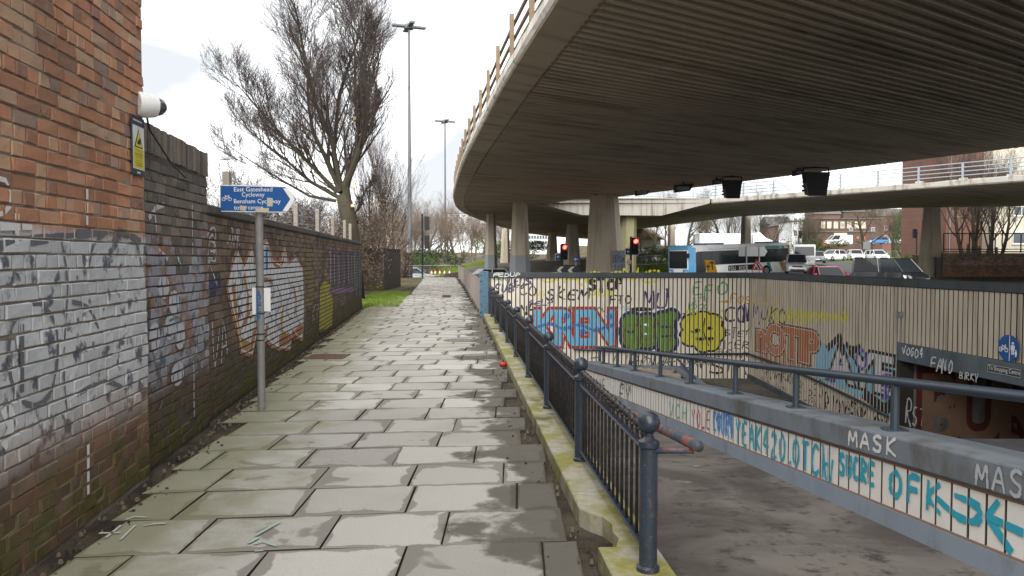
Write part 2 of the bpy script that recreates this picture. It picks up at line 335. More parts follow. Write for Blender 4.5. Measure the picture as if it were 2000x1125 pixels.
def smooth(pts, n=3):
    if len(pts) < 3: return pts
    out = []
    for i in range(len(pts)-1):
        p0, p1, p2, p3 = pts[max(i-1, 0)], pts[i], pts[i+1], pts[min(i+2, len(pts)-1)]
        for k in range(n):
            t = k/n; q = []
            for a in range(2):
                q.append(.5*((2*p1[a])+(-p0[a]+p2[a])*t+(2*p0[a]-5*p1[a]+4*p2[a]-p3[a])*t*t+(-p0[a]+3*p1[a]-3*p2[a]+p3[a])*t**3))
            out.append(tuple(q))
    return out+[pts[-1]]
def ribbon(pts, w):
    out = []
    for i in range(len(pts)-1):
        a, b = Vector(pts[i]), Vector(pts[i+1]); d = b-a
        if d.length < 1e-5: continue
        t_ = i/max(1, len(pts)-2); wv = w*(.62+.5*abs(math.sin(i*.9+pts[0][0]*7))+.15*math.sin(i*2.3)); d.normalize(); n = Vector((-d.y, d.x))*wv/2; a = a-d*w*.3; b = b+d*w*.3
        out.append([tuple(a+n), tuple(a-n), tuple(b-n*.92), tuple(b+n*.92)])
    return out
def tagtext(txt, u, v, lw, lh, wd, jit=.06, round_=True, gap=1.2, slope=0):
    out = []; x = u
    for ch in txt:
        kx, ky, dy, sh = rr(.85, 1.22), rr(.82, 1.25), rr(-.12, .12), rr(-.05, .28)
        for st in GL.get(ch, []):
            p = [(x+((a+rr(-jit, jit))*kx+b*sh)*lw, v+(x-u)*slope+((b+rr(-jit, jit))*ky+dy)*lh) for a, b in st]
            if random.random() < .4: a_, b_ = p[-1], p[-2]; p.append((a_[0]+(a_[0]-b_[0])*.25+rr(-.1, .1)*lw, a_[1]+(a_[1]-b_[1])*.25+rr(-.15, .1)*lh))
            out += ribbon(smooth(p) if round_ else p, wd)
        x += lw*gap*(.6 if ch in 'I. ' else 1)
    return out
def fonttris(txt, size=1, offset=0, shear=0, space=1, sx=1, sy=1, u=0, v=0, res=3):
    cu = bpy.data.curves.new('t', 'FONT'); cu.body = txt; cu.size = size; cu.offset = offset; cu.shear = shear; cu.space_character = space; cu.resolution_u = res; cu.fill_mode = 'FRONT'
    o = bpy.data.objects.new('t', cu); COL.objects.link(o); dg = bpy.context.evaluated_depsgraph_get(); me = o.evaluated_get(dg).to_mesh()
    me.calc_loop_triangles(); out = [[(me.vertices[i].co.x*sx+u, me.vertices[i].co.y*sy+v) for i in t.vertices] for t in me.loop_triangles]
    o.evaluated_get(dg).to_mesh_clear(); bpy.data.objects.remove(o); bpy.data.curves.remove(cu); return out
def textwidth(tr): xs = [p[0] for t in tr for p in t]; return min(xs), max(xs)
def disc(u, v, a, b, n=20, a0=0): return [[(u, v), (u+a*math.cos(2*math.pi*k/n), v+b*math.sin(2*math.pi*k/n)), (u+a*math.cos(2*math.pi*(k+1)/n), v+b*math.sin(2*math.pi*(k+1)/n))] for k in range(n)]
def fan(pts):
    t = geometry.tessellate_polygon([[Vector((p[0], p[1], 0)) for p in pts]]); return [[pts[i] for i in tri] for tri in t]
def arc(u, v, a, b, d0, d1, n=16): return [(u+a*math.cos(R(d0+(d1-d0)*k/n)), v+b*math.sin(R(d0+(d1-d0)*k/n))) for k in range(n+1)]
_pm = {}
def paintmat(c, rough=.55):
    k = 'paint_%02x%02x%02x' % tuple(int(x*255) for x in c)
    if k not in M: plain(k, c, rough, sc=9, var=.22)
    return k
def spray(name, mat4, pieces, off, c, parent, cuts=None, face_sign=1):
    """pieces: convex polygons (u, v). mat4 maps (u, off, v). cuts: function(piece)-> list of clipped pieces."""
    mb = MB()
    for i_, p in enumerate(pieces):
        for q in (cuts(p) if cuts else [p]):
            if q and len(q) >= 3:
                vs = [mat4 @ Vector((a, off+(i_ % 30)*4e-5, b)) for a, b in q]
                mb.add(vs, [list(range(len(vs)))])
    if not mb.f: return None
    return mb.build(name, paintmat(c), parent)
def spray_each(name, mat4, strokes, off, c, parent, cuts=None):
    for i, st in enumerate(strokes): spray(name, mat4, st, off+.0003*i, c, parent, cuts)
# ---------------------------------------------------------------- left-hand brick walls
TW = Vector((-.11, 1, 0)).normalized(); NW = Vector((1, .11, 0)).normalized(); OW = Vector((-2.69, 5.65, 0))
BL, BH, CH = .228, .070, .0815           # brick length, height, course
def brick_mesh(w, h, d, name, mat, seed):
    rg = random.Random(seed); mb = MB(); mb.rn = (rg.random(), rg.random(), rg.random()); e = .004
    j = lambda: rg.uniform(-.003, .003)
    bk = [(0, -d, 0), (w, -d, 0), (w, -d, h), (0, -d, h)]; md = [(j(), -e, j()), (w+j(), -e, j()), (w+j(), -e, h+j()), (j(), -e, h+j())]
    p = rg.uniform(-.003, .005); fr = [(e+j(), p+j(), e+j()), (w-e+j(), p+j(), e+j()), (w-e+j(), p+j(), h-e+j()), (e+j(), p+j(), h-e+j())]
    mb.add(bk+md+fr, [(8, 9, 10, 11)]+[(4+k, 4+(k+1) % 4, 8+(k+1) % 4, 8+k) for k in range(4)]+[(k, (k+1) % 4, 4+(k+1) % 4, 4+k) for k in range(4)])
    return mb
def brick_wall(root, mtx, s0, s1, z0, z1, matf, maxobj, prio, depth=.05, skip=()):
    """lays courses of bricks on the plane y=0 of mtx; the `maxobj` bricks of best priority become objects, the rest one joined part. Returns rectangles."""
    rects = []; nc = int((z1-z0)/CH)
    for c in range(nc):
        z = z0+c*CH; head = (c % 4 == 3); x = s0-(rr(0, .1) if c % 2 else .115+rr(-.02, .02))
        while x < s1:
            w = (.108 if head or random.random() < .34 else BL); a, b = max(x, s0), min(x+w, s1)
            if b-a > .035 and (c, int((a-s0)/.24)) not in skip: rects.append((a, b, z+rr(-.002, .002), z+BH))
            x += w+.0115
    order = sorted(range(len(rects)), key=lambda i: prio(rects[i]))[:maxobj]; chosen = set(order)
    var = {}; rest = {}
    for i, (a, b, z, zt) in enumerate(rects):
        mat = matf(a, z); w = round((b-a)*50)/50 if False else b-a
        if i in chosen:
            kind = 'H' if abs(w-.108) < .004 else ('S' if abs(w-BL) < .004 else None)
            key = (mat, kind, random.randrange(18)) if kind else (mat, round(w, 3), i)
            if key not in var: var[key] = brick_mesh(w, BH, depth, 'brick', mat, zlib.crc32(str(key).encode()) & 0xffff).mesh('brick', mat)
            o = link('brick', var[key], root); o.matrix_local = mtx @ Matrix.Translation((a, rr(-.002, .003), z))
        else:
            mb = rest.setdefault(mat, MB()); t = brick_mesh(w, BH, depth, 'b', mat, i*7+3); T = mtx @ Matrix.Translation((a, rr(-.002, .003), z))
            mb.rn = t.c[0]; mb.add([T @ Vector(v) for v in t.v], t.f)
    for mat, mb in rest.items(): mb.build('brickwork', mat, root, kind='stuff')
    return rects
def brick_cuts(rects):
    rows = {}
    for r in rects: rows.setdefault(int((r[2]+.02)/CH), []).append(r)
    def f(p):
        us = [q[0] for q in p]; vs = [q[1] for q in p]; out = []
        for c in range(int(min(vs)/CH)-1, int(max(vs)/CH)+2):
            for (a, b, z, zt) in rows.get(c, ()):
                if b < min(us) or a > max(us) or zt < min(vs) or z > max(vs): continue
                q = cliprect(p, a+.004, b-.004, z+.004, zt-.004)
                if q: out.append(q)
        return out
    return f
WM = frame(OW, TW, NW)
def wall_px(px, py, off=0):                    # pixel -> (s, z) on the left wall plane
    a = (px-1000)/F; b = (562.5-py)/F; d = Vector((a, _c+b*_s, b*_c-_s)); o = OW+NW*off
    t = NW.dot(o-Vector((0, 0, EYE)))/NW.dot(d); p = Vector((0, 0, EYE))+d*t
    return ((p-OW).dot(TW), p.z)
# tall building end
bt = empty('brick_building', 'tall orange brick building end wall with whitewashed lower part beside the footpath', 'building', loc=(0, 0, 0))
mb = MB(); mb.box((-9, -6, -.1), (0, -.006, 6.2), WM); mb.build('wall_core', 'mortar', bt)
r1 = brick_wall(bt, WM, -4.2, 0, 0, 4.6, lambda s, z: 'brick_orange', 300, lambda r: (r[0] < -2.15)*5+abs(r[2]-1.3))
c1 = brick_cuts(r1)
S = lambda pts, off=0: [wall_px(x, y, off) for x, y in pts]
WH = (.62, .62, .62); DK = (.115, .118, .13)
spray_each('paint_stroke', WM, [ribbon(S([(168, 368), (168, 436)]), .035), ribbon(S([(170, 868), (170, 962)]), .035), ribbon(S([(-8, 348), (8, 352), (18, 375), (16, 402), (4, 416), (-10, 420)]), .025), ribbon(S([(10, 800), (22, 830), (8, 865)]), .09), ribbon(S([(0, 440), (60, 440)]), .05), ribbon(S([(30, 425), (30, 470)]), .07)], .007, WH, bt, c1)
spray_each('spray_line', WM, [ribbon(smooth(S([(85, 592), (45, 600), (18, 650), (16, 720), (30, 770), (60, 792), (95, 770), (110, 700), (105, 630), (80, 596)])), .03), ribbon(smooth(S([(0, 480), (60, 470), (150, 458), (230, 452), (272, 470)])), .05), ribbon(smooth(S([(190, 640), (170, 600), (140, 590)])), .03), ribbon(smooth(S([(118, 470), (130, 560), (122, 700), (128, 800)])), .02), ribbon(smooth(S([(150, 770), (200, 745), (245, 760)])), .03), ribbon(smooth(S([(205, 455), (180, 480), (172, 520)])), .025), ribbon(smooth(S([(225, 452), (262, 470), (275, 520)])), .025), ribbon(S([(40, 640), (40, 760)]), .06)], .006, DK, bt, c1)
# lower garden wall segment with a coping of bricks on edge
bp = empty('brick_wall', 'dark brick wall section with upright brick coping, joined to the orange building', 'wall')
PM = WM @ Matrix.Translation((0, -.055, 0))
mb = MB(); mb.box((.004, -.33, -.1), (1.80, -.006, 2.42), PM); mb.build('wall_core', 'mortar_dark', bp)
r2 = brick_wall(bp, PM, .006, 1.80, 0, 2.40, lambda s, z: 'brick_grey' if z > 1.62+.25*math.sin(s*5) else 'brick_brown', 300, lambda r: 0, skip={(2, 3), (3, 3), (1, 4)})
mb0 = {}
x = .006; k = 0
while x < 1.77:
    hgt = .215 if x > .35 else .23; t = mb0.setdefault(k % 6, None)
    if t is None: b_ = brick_mesh(.066, .225, .33, 'coping_brick', 'brick_grey', 900+k); b_.rn = b_.c[0]; b_.box((.002, -.33, .218), (.064, -.004, .2255)); t = mb0[k % 6] = b_.mesh('coping_brick', 'brick_grey')
    o = link('coping_brick', t, bp); o.matrix_local = PM @ Matrix.Translation((x, rr(-.006, .01), 2.41+rr(-.006, .006)-.012*x)); x += .0765; k += 1
c2 = brick_cuts(r2)
S2 = lambda pts: [wall_px(x, y, -.055) for x, y in pts]
spray_each('paint_stroke', PM, [ribbon(S2([(374, 402), (375, 500)]), .03), ribbon(S2([(377, 705), (378, 825)]), .03), ribbon(S2([(290, 425), (305, 405), (318, 400)]), .04), ribbon(S2([(300, 405), (304, 450)]), .03), ribbon(S2([(310, 490), (325, 505)]), .06), ribbon(S2([(345, 500), (352, 520)]), .05), disc(*wall_px(318, 560, -.055), .13, .1), disc(*wall_px(338, 590, -.055), .13, .10), disc(*wall_px(330, 640, -.055), .15, .10), disc(*wall_px(350, 655, -.055), .13, .12), disc(*wall_px(300, 660, -.055), .12, .12), disc(*wall_px(345, 730, -.055), .17, .1)], .006, (.42, .43, .47), bp, c2)
spray_each('spray_line', PM, [ribbon(smooth(S2([(285, 650), (300, 700), (318, 760), (310, 800)])), .03), ribbon(smooth(S2([(318, 680), (330, 605), (345, 690)])), .02), ribbon(smooth(S2([(322, 630), (350, 620), (345, 655), (322, 652), (350, 665)])), .02), ribbon(smooth(S2([(340, 670), (375, 660), (385, 690), (360, 715), (340, 700)])), .018)], .008, DK, bp, c2)
# long garden wall
bl = empty('brick_wall', 'long dark garden wall with graffiti pieces and a flat brick coping', 'wall')
LM = WM @ Matrix.Translation((0, -.10, 0)); S0, S1 = 1.802, 19.9
mb = MB(); mb.box((S0, -.33, -.1), (S1, -.006, 2.06), LM); mb.build('wall_core', 'mortar_dark', bl)
r3 = brick_wall(bl, LM, S0, S1, 0, 2.04, lambda s, z: 'brick_dark', 300, lambda r: r[0])
mb = MB(); mb.cbox((S0-.0, -.35, 2.045), (S1+.02, .022, 2.135), .012, LM); mb.build('coping', 'brick_grey', bl)
c3 = brick_cuts(r3)
S3 = lambda pts: [wall_px(x, y, -.10) for x, y in pts]
WHT = (.55, .56, .60); ORG = (.34, .11, .035); BRN = (.21, .07, .04); AMB = (.36, .19, .04)
piece = S3([(443, 560), (452, 520), (462, 495), (475, 525), (490, 488), (498, 530), (512, 480), (520, 474), (530, 510), (545, 518), (555, 488), (562, 520), (575, 505), (590, 530), (592, 600), (590, 660), (578, 655), (570, 640), (565, 680), (545, 678), (530, 670), (520, 660), (512, 670), (500, 640), (490, 690), (470, 685), (462, 640), (452, 600)])
spray('graffiti_outline', LM, sum([ribbon(piece+[piece[0]], .12)], []), .006, (.40, .20, .13), bl, c3)
spray('graffiti_fill', LM, fan(piece), .008, WHT, bl, c3)
spray('graffiti_amber', LM, ribbon(smooth(S3([(455, 560), (460, 620), (470, 670), (485, 675)])), .12)+ribbon(smooth(S3([(475, 540), (483, 580), (480, 630)])), .09)+ribbon(smooth(S3([(552, 600), (548, 640), (556, 660)])), .12), .011, AMB, bl, c3)
spray('graffiti_rust', LM, ribbon(smooth(S3([(488, 690), (500, 640), (512, 680), (520, 640)])), .12)+ribbon(smooth(S3([(545, 668), (572, 655), (590, 640)])), .16)+ribbon(smooth(S3([(572, 560), (577, 590), (574, 610)])), .1)+ribbon(smooth(S3([(498, 560), (515, 545), (530, 552)])), .06)+ribbon(smooth(S3([(522, 478), (534, 512), (548, 515), (556, 490)])), .08)+ribbon(smooth(S3([(470, 640), (490, 600), (500, 560)])), .05), .013, ORG, bl, c3)
spray('graffiti_grey', LM, sum([ribbon(smooth(S3([(a, b), (a+8, b+30), (a-4, b+60), (a+6, b+85)])), .035) for a, b in ((465, 530), (500, 560), (525, 540), (540, 560), (560, 540), (580, 550))], []), .015, (.20, .22, .27), bl, c3)
spray('graffiti_edge', LM, ribbon(piece+[piece[0]], .028), .0165, (.62, .62, .62), bl, c3)
spray('graffiti_blue', LM, ribbon(S3([(519, 488), (519, 520)]), .12), .0175, (.03, .17, .40), bl, c3)
yb = S3([(622, 648), (624, 560), (632, 545), (645, 555), (650, 590), (648, 636), (636, 645)])
spray('graffiti_yellow', LM, fan(yb), .008, (.33, .30, .03), bl, c3)
spray('graffiti_yellow_edge', LM, ribbon(yb+[yb[0]], .07)+ribbon(S3([(634, 570), (636, 620)]), .05), .011, (.06, .055, .05), bl, c3)
spray('graffiti_mustard', LM, sum([disc(*wall_px(x, y, -.1), .45, .16) for x, y in ((604, 500), (602, 530), (607, 560), (604, 585))], []), .006, (.15, .12, .045), bl, c3)
pu = S3([(642, 492), (700, 492), (701, 555), (690, 570), (672, 560), (660, 575), (645, 568)])
spray('graffiti_purple', LM, fan(pu), .006, (.055, .04, .065), bl, c3)
spray('graffiti_violet', LM, sum([ribbon(S3([(x, 495), (x+2, 560)]), .20) for x in (646, 658, 668, 680)], [])+ribbon(S3([(642, 570), (690, 565)]), .18), .008, (.20, .12, .22), bl, c3)
spray('graffiti_white', LM, sum([ribbon(S3([(x, 493+(i % 3)*4), (x+1, 552)]), .09) for i, x in enumerate((644, 652, 661, 671, 679, 686, 692))], []), .010, (.52, .52, .56), bl, c3)
spray('graffiti_teal', LM, sum([ribbon(S3([(x, 500), (x+1, 572)]), .28) for x in (695, 701)], []), .012, (.05, .17, .28), bl, c3)
spray('graffiti_lime', LM, ribbon(S3([(690, 502), (693, 565)]), .22)+ribbon(S3([(698, 505), (698, 560)]), .12), .014, (.26, .28, .05), bl, c3)
TG = lambda t, px, py, h, w, n=None: tagtext(t, *wall_px(px, py, -.1), w, h, .022)
spray('graffiti_tag', LM, TG('JOMR', 441, 474, .16, .13)+TG('@', 402, 500, .25, .35)+TG('R', 405, 545, .3, .3)+TG('VA', 412, 720, .5, .3)+TG('KN', 610, 630, .3, .5)+TG('NM', 665, 600, .2, .5), .006, (.47, .48, .50), bl, c3)
spray('graffiti_blue_tag', LM, TG('NVM', 402, 575, .16, .16)+TG('MN', 404, 590, .16, .16), .006, (.03, .06, .20), bl, c3)
spray('graffiti_orange_tag', LM, TG('HTUO', 470, 700, .13, .14), .006, (.42, .17, .05), bl, c3)
# brick piers further on, where the garden wall steps back
def pier(px0, px1, pyb, pyt, depth, label):
    a = gz(px0, pyb, 0); b = gz(px1, pyb, 0); top = at(px1, pyt, b.y).z; t = empty('brick_pier', label, 'wall')
    mtx = frame((b.x, b.y, 0), (-1, 0, 0), (0, -1, 0)); wd = b.x-a.x
    mb = MB(); mb.box((0, -depth, -.3), (wd, -.012, top-.08), mtx); mb.build('wall_core', 'mortar_dark', t)
    m2 = frame((b.x+.012, b.y+.01, 0), (-.11, 1, 0), (1, .11, 0))
    brick_wall(t, mtx, 0, wd, 0, top-.06, lambda s, z: 'brick_dark', 0, lambda r: 0)
    brick_wall(t, m2, 0, depth-.05, 0, top-.06, lambda s, z: 'brick_brown' if z > .5 else 'brick_dark', 0, lambda r: 0)  # lighter brick above the foot paints this side as lit; front stays dark
    mb = MB(); mb.cbox((-.03, -depth-.02, top-.085), (wd+.02, .03, top), .012, mtx); mb.build('coping', 'brick_grey', t)
    return t
pier(690, 749, 567, 484, 6.0, 'mossy dark brick pier just past the end of the long garden wall')
pier(755, 788, 542, 493, 6.0, 'farther dark brick pier beside the road end of the footpath')
# ---------------------------------------------------------------- footpath
PD = Vector((-.0915, 1, 0)).normalized(); QD = Vector((1, .0915, 0)).normalized(); PO = Vector((0, 4.0, 0))
def wallX(Y): return -2.69-.11*(Y-5.65)-(.10 if Y > 7.4 else 0)
def leftX(Y): return wallX(Y)+.18 if Y < 25 else wallX(25)+.18+(Y-25)*(-.093)+min(1.1, (Y-25)*.12)
def kerbX(Y): return .43-.0723*(Y-4.32)
def kedge(Y): return kerbX(Y) if Y < 21 else kerbX(21)+(Y-21)*(-.0885)
fp = empty('footpath', kind='structure')
slabs = []
row = 0; p = -3.2
while p < 66.5:
    dpt = .555; Y = 4+p
    q0 = leftX(Y+.3); q1 = kedge(Y+.3); off = rr(0, .25)+(.34 if row % 2 else 0); x = q0-off+rr(-.04, .04)
    while x < q1-.12:
        wdt = random.choice((.68, .7, .68, .66, .72, .62)) if Y > 4.6 else random.choice((.66, .7, .74))
        a, b = max(x, q0+rr(-.02, .03)), min(x+wdt, q1-rr(.02, .10))
        if b-a > .12: slabs.append((a, b, p, p+dpt))
        x += wdt+.011
    p += dpt+.013; row += 1
slabs.sort(key=lambda s: (s[2] < -2.2)*1000+s[2])
def slab(mb, a, b, p0, p1, Z=0):
    zs = [Z+rr(-.005, .004) for _ in range(4)]; mb.rn = (min(1, max(0, random.gauss(.5, .2) if random.random() > .08 else .98)), random.random(), 0)
    P = lambda q, pp, z: (0, 0, 0)
    cx = []; j = lambda: rr(-.004, .004)
    base = 4.0
    for (q, pp) in ((a, p0), (b, p0), (b, p1), (a, p1)):
        v = Vector((q, base+pp, 0)) + Vector((0, .0915*(q-(-.9)), 0)); cx.append((v.x+j(), v.y+j()))
    c = (sum(v[0] for v in cx)/4, sum(v[1] for v in cx)/4); vs = []
    for z, i in ((-.05, 0), (-.004, 0), (0, .008)):
        for k, v in enumerate(cx): L_ = math.hypot(v[0]-c[0], v[1]-c[1]); f = 1-i/L_; vs.append((c[0]+(v[0]-c[0])*f, c[1]+(v[1]-c[1])*f, (zs[k] if z > -.04 else 0)+z))
    for k in range(4):
        o_ = vs[8+k]; f = .72; vs.append((c[0]+(o_[0]-c[0])*f, c[1]+(o_[1]-c[1])*f, o_[2]+(sum(zs)/4-zs[k])*.3))
    r0, r1, _ = mb.rn; E = (r0, r1, 1.0); N = (r0, r1, 0.0)
    mb.cur = 0; mb.add(vs, [(12, 13, 14, 15)]); mb.c[-1] = [N]*4
    for k in range(4): mb.add([], []); mb.f.append([len(mb.v)-16+q for q in (8+k, 8+(k+1) % 4, 12+(k+1) % 4, 12+k)]); mb.mi.append(0); mb.c.append([E, E, N, N])
    for r_ in (0, 4):
        for k in range(4): mb.f.append([len(mb.v)-16+q for q in (r_+k, r_+(k+1) % 4, r_+4+(k+1) % 4, r_+4+k)]); mb.mi.append(1 if r_ == 0 else 0); mb.c.append((r0, r1, 1.0))
rest = MB()
for i, sl in enumerate(slabs):
    if i < 300: mb = MB(); slab(mb, *sl); mb.build('paving_slab', ['paving', 'joint_dirt'], fp)
    else: slab(rest, *sl)
rest.build('paving_slabs', ['paving', 'joint_dirt'], fp, kind='stuff')
# kerb
kb = empty('kerb', kind='structure'); RX = .185; KW = .31; KH = .085
y = 2.2
while y < 21.0:
    ln = .9; y1 = min(y+ln-.008, 21.1); mb = MB()
    a, b = kerbX(y), kerbX(y1); pts = [(a, y), (a+KW, y), (b+KW, y1), (b, y1)]
    if y < 4.3 < y1: pts = [(a+.10, y), (a+KW, y), (b+KW, y1), (b, y1), (kerbX(4.62), 4.62), (kerbX(4.52)+.05, 4.52), (kerbX(4.45)+.11, 4.45), (kerbX(4.33)+.145, 4.33), (kerbX(4.2)+.12, 4.2), (kerbX(4.1)+.135, 4.1)]
    n = len(pts); c = (sum(v[0] for v in pts)/n, sum(v[1] for v in pts)/n)
    lo = [(*v, -.2) for v in pts]; mi = [(*v, KH-.008) for v in pts]; up = [(v[0]+(c[0]-v[0])*.05, v[1]+(c[1]-v[1])*.02, KH+rr(-.003, .003)) for v in pts]
    mb.add(lo+mi+up, [list(range(2*n, 3*n))]+[(r_*n+k, r_*n+(k+1) % n, r_*n+n+(k+1) % n, r_*n+n+k) for r_ in (0, 1) for k in range(n)])
    mb.build('kerb_stone', 'kerb_stone', kb); y += ln
# ---------------------------------------------------------------- ground sheet (with the sunken subway approach left open)
def railX(Y): return kerbX(Y)+RX
def dwX(Y): return 2.5-.075*(Y-4.0)            # ramp-side face of the dwarf wall
def wbX(Y): return 6.63+.126*(21.4-Y)          # face of the right retaining wall
def f1(Y): return -.056-.093*(Y-4) if Y < 17.5 else -.056-.093*13.5-(Y-17.5)*.11
def f2(Y): return -1.75-.072*(21.4-Y)
def interp(x, tab):
    if x <= tab[0][0]: return tab[0][1]
    for (a, b), (c, d) in zip(tab, tab[1:]):
        if x <= c: return b+(d-b)*(x-a)/(c-a)
    return tab[-1][1]
def sst(a, b, x): t = min(1, max(0, (x-a)/(b-a))); return t*t*(3-2*t)
def HT(x, y):                                   # terrain height
    right = interp(y, [(21, -.35), (52, -.35), (68, .1), (112, 1.45), (170, 2.6), (320, 7), (500, 10), (3000, 10)])
    left = interp(y, [(21, 0), (67, 0), (69.5, -.75), (92, -.75), (104, .1), (140, 1.2), (300, 4), (3000, 10)])
    mound = interp(y, [(21, -.35), (44, -.5), (52, .0), (60, .42), (75, .5), (110, 1.0), (140, 1.4), (300, 4), (3000, 10)])
    k = sst(9, 14, x-max(0, y-60)*.06); base = mound*(1-k)+right*k
    lx = kedge(y)+.9+.3 if y < 66 else -6.2
    k2 = sst(lx-.9, lx, x) if y < 66 else sst(-7.5, -4.5, x)
    if y < 66 and x > lx-.3: # the little road beside the guard rail
        base = min(base, -.5) if x < lx+4.5+max(0, (55-y))*.0 and y < 58 else base
    return left*(1-k2)+base*k2
mb = MB(); Yn = -25
xs = [-1500, -400, -150, -80, -50, -35, -25, -18]+[-14+.75*i for i in range(75)]+[45, 50, 56, 62, 70, 80, 95, 115, 140, 200, 400, 1500]
ys = [21.75]+[23+1.5*i for i in range(60)]+[115, 120, 126, 133, 140, 150, 165, 180, 200, 230, 260, 300, 350, 400, 500, 700, 1000, 1600, 3200]
n = len(xs); mb.add([(x, y, HT(x, y)-.03) for y in ys for x in xs], [(j*n+i, j*n+i+1, j*n+n+i+1, j*n+n+i) for j in range(len(ys)-1) for i in range(n-1)])
for f in range(len(mb.f)):
    q = mb.f[f]; cx = sum(mb.v[i][0] for i in q)/4; cy = sum(mb.v[i][1] for i in q)/4
    m = 4
    if cx < kedge(cy)+.4 and cy < 67: m = 0 if cx > wallX(min(cy, 25))-1 else 4
    elif 68.5 < cy < 92 and cx < -5: m = 3
    elif cx < 13 and 40 < cy < 125: m = 1
    elif cy < 125 and 13 <= cx: m = 3 if (.30 < cx/cy < .485 or cy < 62) and cx < 46 else 2
    elif cy < 40: m = 3
    mb.mi[f] = m
mb.cur = 0
e1 = lambda Y: kerbX(Y)+.2
mb.poly([(-60, Yn, -.03), (e1(Yn), Yn, -.03), (e1(21.75), 21.75, -.03), (-60, 21.75, -.03)])
mb.cur = 5; mb.poly([(e1(Yn), Yn, -.031), (60, Yn, -.031), (60, 2.6, -.031), (e1(2.6), 2.6, -.031)])
mb.cur = 3; mb.poly([(dwX(2.6)+.35, 2.6, -.031), (60, 2.6, -.031), (60, 6.9, -.031), (dwX(6.9)+.35, 6.9, -.031)])
mb.poly([(wbX(6.9)+.2, 6.9, -.35), (60, 6.9, -.35), (60, 21.75, -.35), (wbX(21.75)+.2, 21.75, -.35)])
mb.build('ground', ['soil', 'gravel_bank', 'grass_ground', 'asphalt', 'scrub', 'ramp_concrete'], kind='structure')
# ramps
mb = MB(); ys = [2.6, 3.4, 5, 7, 9, 11, 13, 15, 16.69, 16.72, 17.5, 19, 21.4]
rows = [[(kerbX(y)+KW-.02, y, f1(y)), ((dwX(y)+.02 if y < 16.7 else 3.72), y, f1(y))] for y in ys]
for a, b in zip(rows, rows[1:]): mb.poly([a[0], a[1], b[1], b[0]])
mb.build('ramp', 'ramp_concrete', kind='structure')
mb = MB(); ys = [6.9, 9, 12, 15, 17.4]
for a, b in zip(ys, ys[1:]): mb.poly([(dwX(a)+.3, a, f2(a)), (wbX(a)+8, a, f2(a)), (wbX(b)+8, b, f2(b)), (dwX(b)+.3, b, f2(b))])
mb.poly([(3.6, 17.4, f2(17.4)), (wbX(17.4), 17.4, f2(17.4)), (6.63, 21.4, -1.752), (3.6, 21.4, -1.752)])
for a, b in ((16.6, 18.5), (18.5, 21.39)): mb.hexa([(3.66, a, -3), (3.80, a, -3), (3.80, b, -3), (3.66, b, -3)], [(3.66, a, f1(a)+.09), (3.80, a, f1(a)+.09), (3.80, b, f1(b)+.06), (3.66, b, f1(b)+.06)])
mb.build('lower_ramp', 'ramp_concrete', kind='structure')
mb = MB()                                       # wall below the kerb, and the wall closing the near end
ys = [2.6, 6, 12, 21.3]
for a, b in zip(ys, ys[1:]): mb.hexa([(kerbX(a)+.08, a, -3), (kerbX(a)+KW-.012, a, -3), (kerbX(b)+KW-.012, b, -3), (kerbX(b)+.08, b, -3)], [(kerbX(a)+.08, a, -.14), (kerbX(a)+KW-.012, a, -.14), (kerbX(b)+KW-.012, b, -.14), (kerbX(b)+.08, b, -.14)])
mb.box((2.9, 6.6, -3.2), (9.2, 6.9, -.04)); mb.build('ramp_side_wall', 'plinth_blue', label='blue painted concrete wall under the mossy kerb beside the ramp', cat='wall')
# ---------------------------------------------------------------- black railing along the kerb
rl = empty('railing', 'black iron railing with ball finials standing on the mossy kerb', 'railing', loc=(0, 0, 0))
POSTS = [3.68+2.03*i for i in range(9)]+[21.0]
mb = MB(); mb.lathe([(.056, 0), (.056, .02), (.044, .03), (.044, .60), (.052, .61), (.052, .635), (.03, .645), (.022, .655), (.022, .675), (.034, .683)], 16); pm = mb.mesh('post', 'rail_paint'); pm.polygons.foreach_set('use_smooth', [True]*len(pm.polygons)); pm.set_sharp_from_angle(angle=R(35))
mb = MB(); mb.ball((0, 0, .725), .054, 18, 12); bm_ = mb.mesh('ball_finial', 'rail_paint'); bm_.polygons.foreach_set('use_smooth', [True]*len(bm_.polygons))
mb = MB(); mb.lathe([(.0085, .09), (.0085, .60), (.0085, .635), (.014, .64), (.014, .646), (.009, .655)], 8); mb.ball((0, 0, .676), .0235, 10, 7); bar = mb.mesh('baluster', 'rail_bar'); bar.polygons.foreach_set('use_smooth', [True]*len(bar.polygons))
for i, y in enumerate(POSTS):
    x = railX(y); o = link('post', pm, rl, loc=(x, y, KH)); link('ball_finial', bm_, o)
    if i+1 < len(POSTS):
        y1 = POSTS[i+1]; x1 = railX(y1); d = Vector((x1-x, y1-y, 0)); ln = d.length; d.normalize(); mt = frame((x, y, KH), d, (d.y, -d.x, 0))
        mb = MB(); mb.cbox((.04, -.022, .575), (ln-.04, .022, .592), .003, mt); mb.cbox((.04, -.02, .085), (ln-.04, .02, .10), .003, mt); pn = mb.build('rail', 'rail_paint', rl)
        nb = max(2, round(ln/.119))
        for k in range(1, nb): q = mt @ Vector((ln*k/nb, 0, 0)); link('baluster', bar, rl, loc=q)
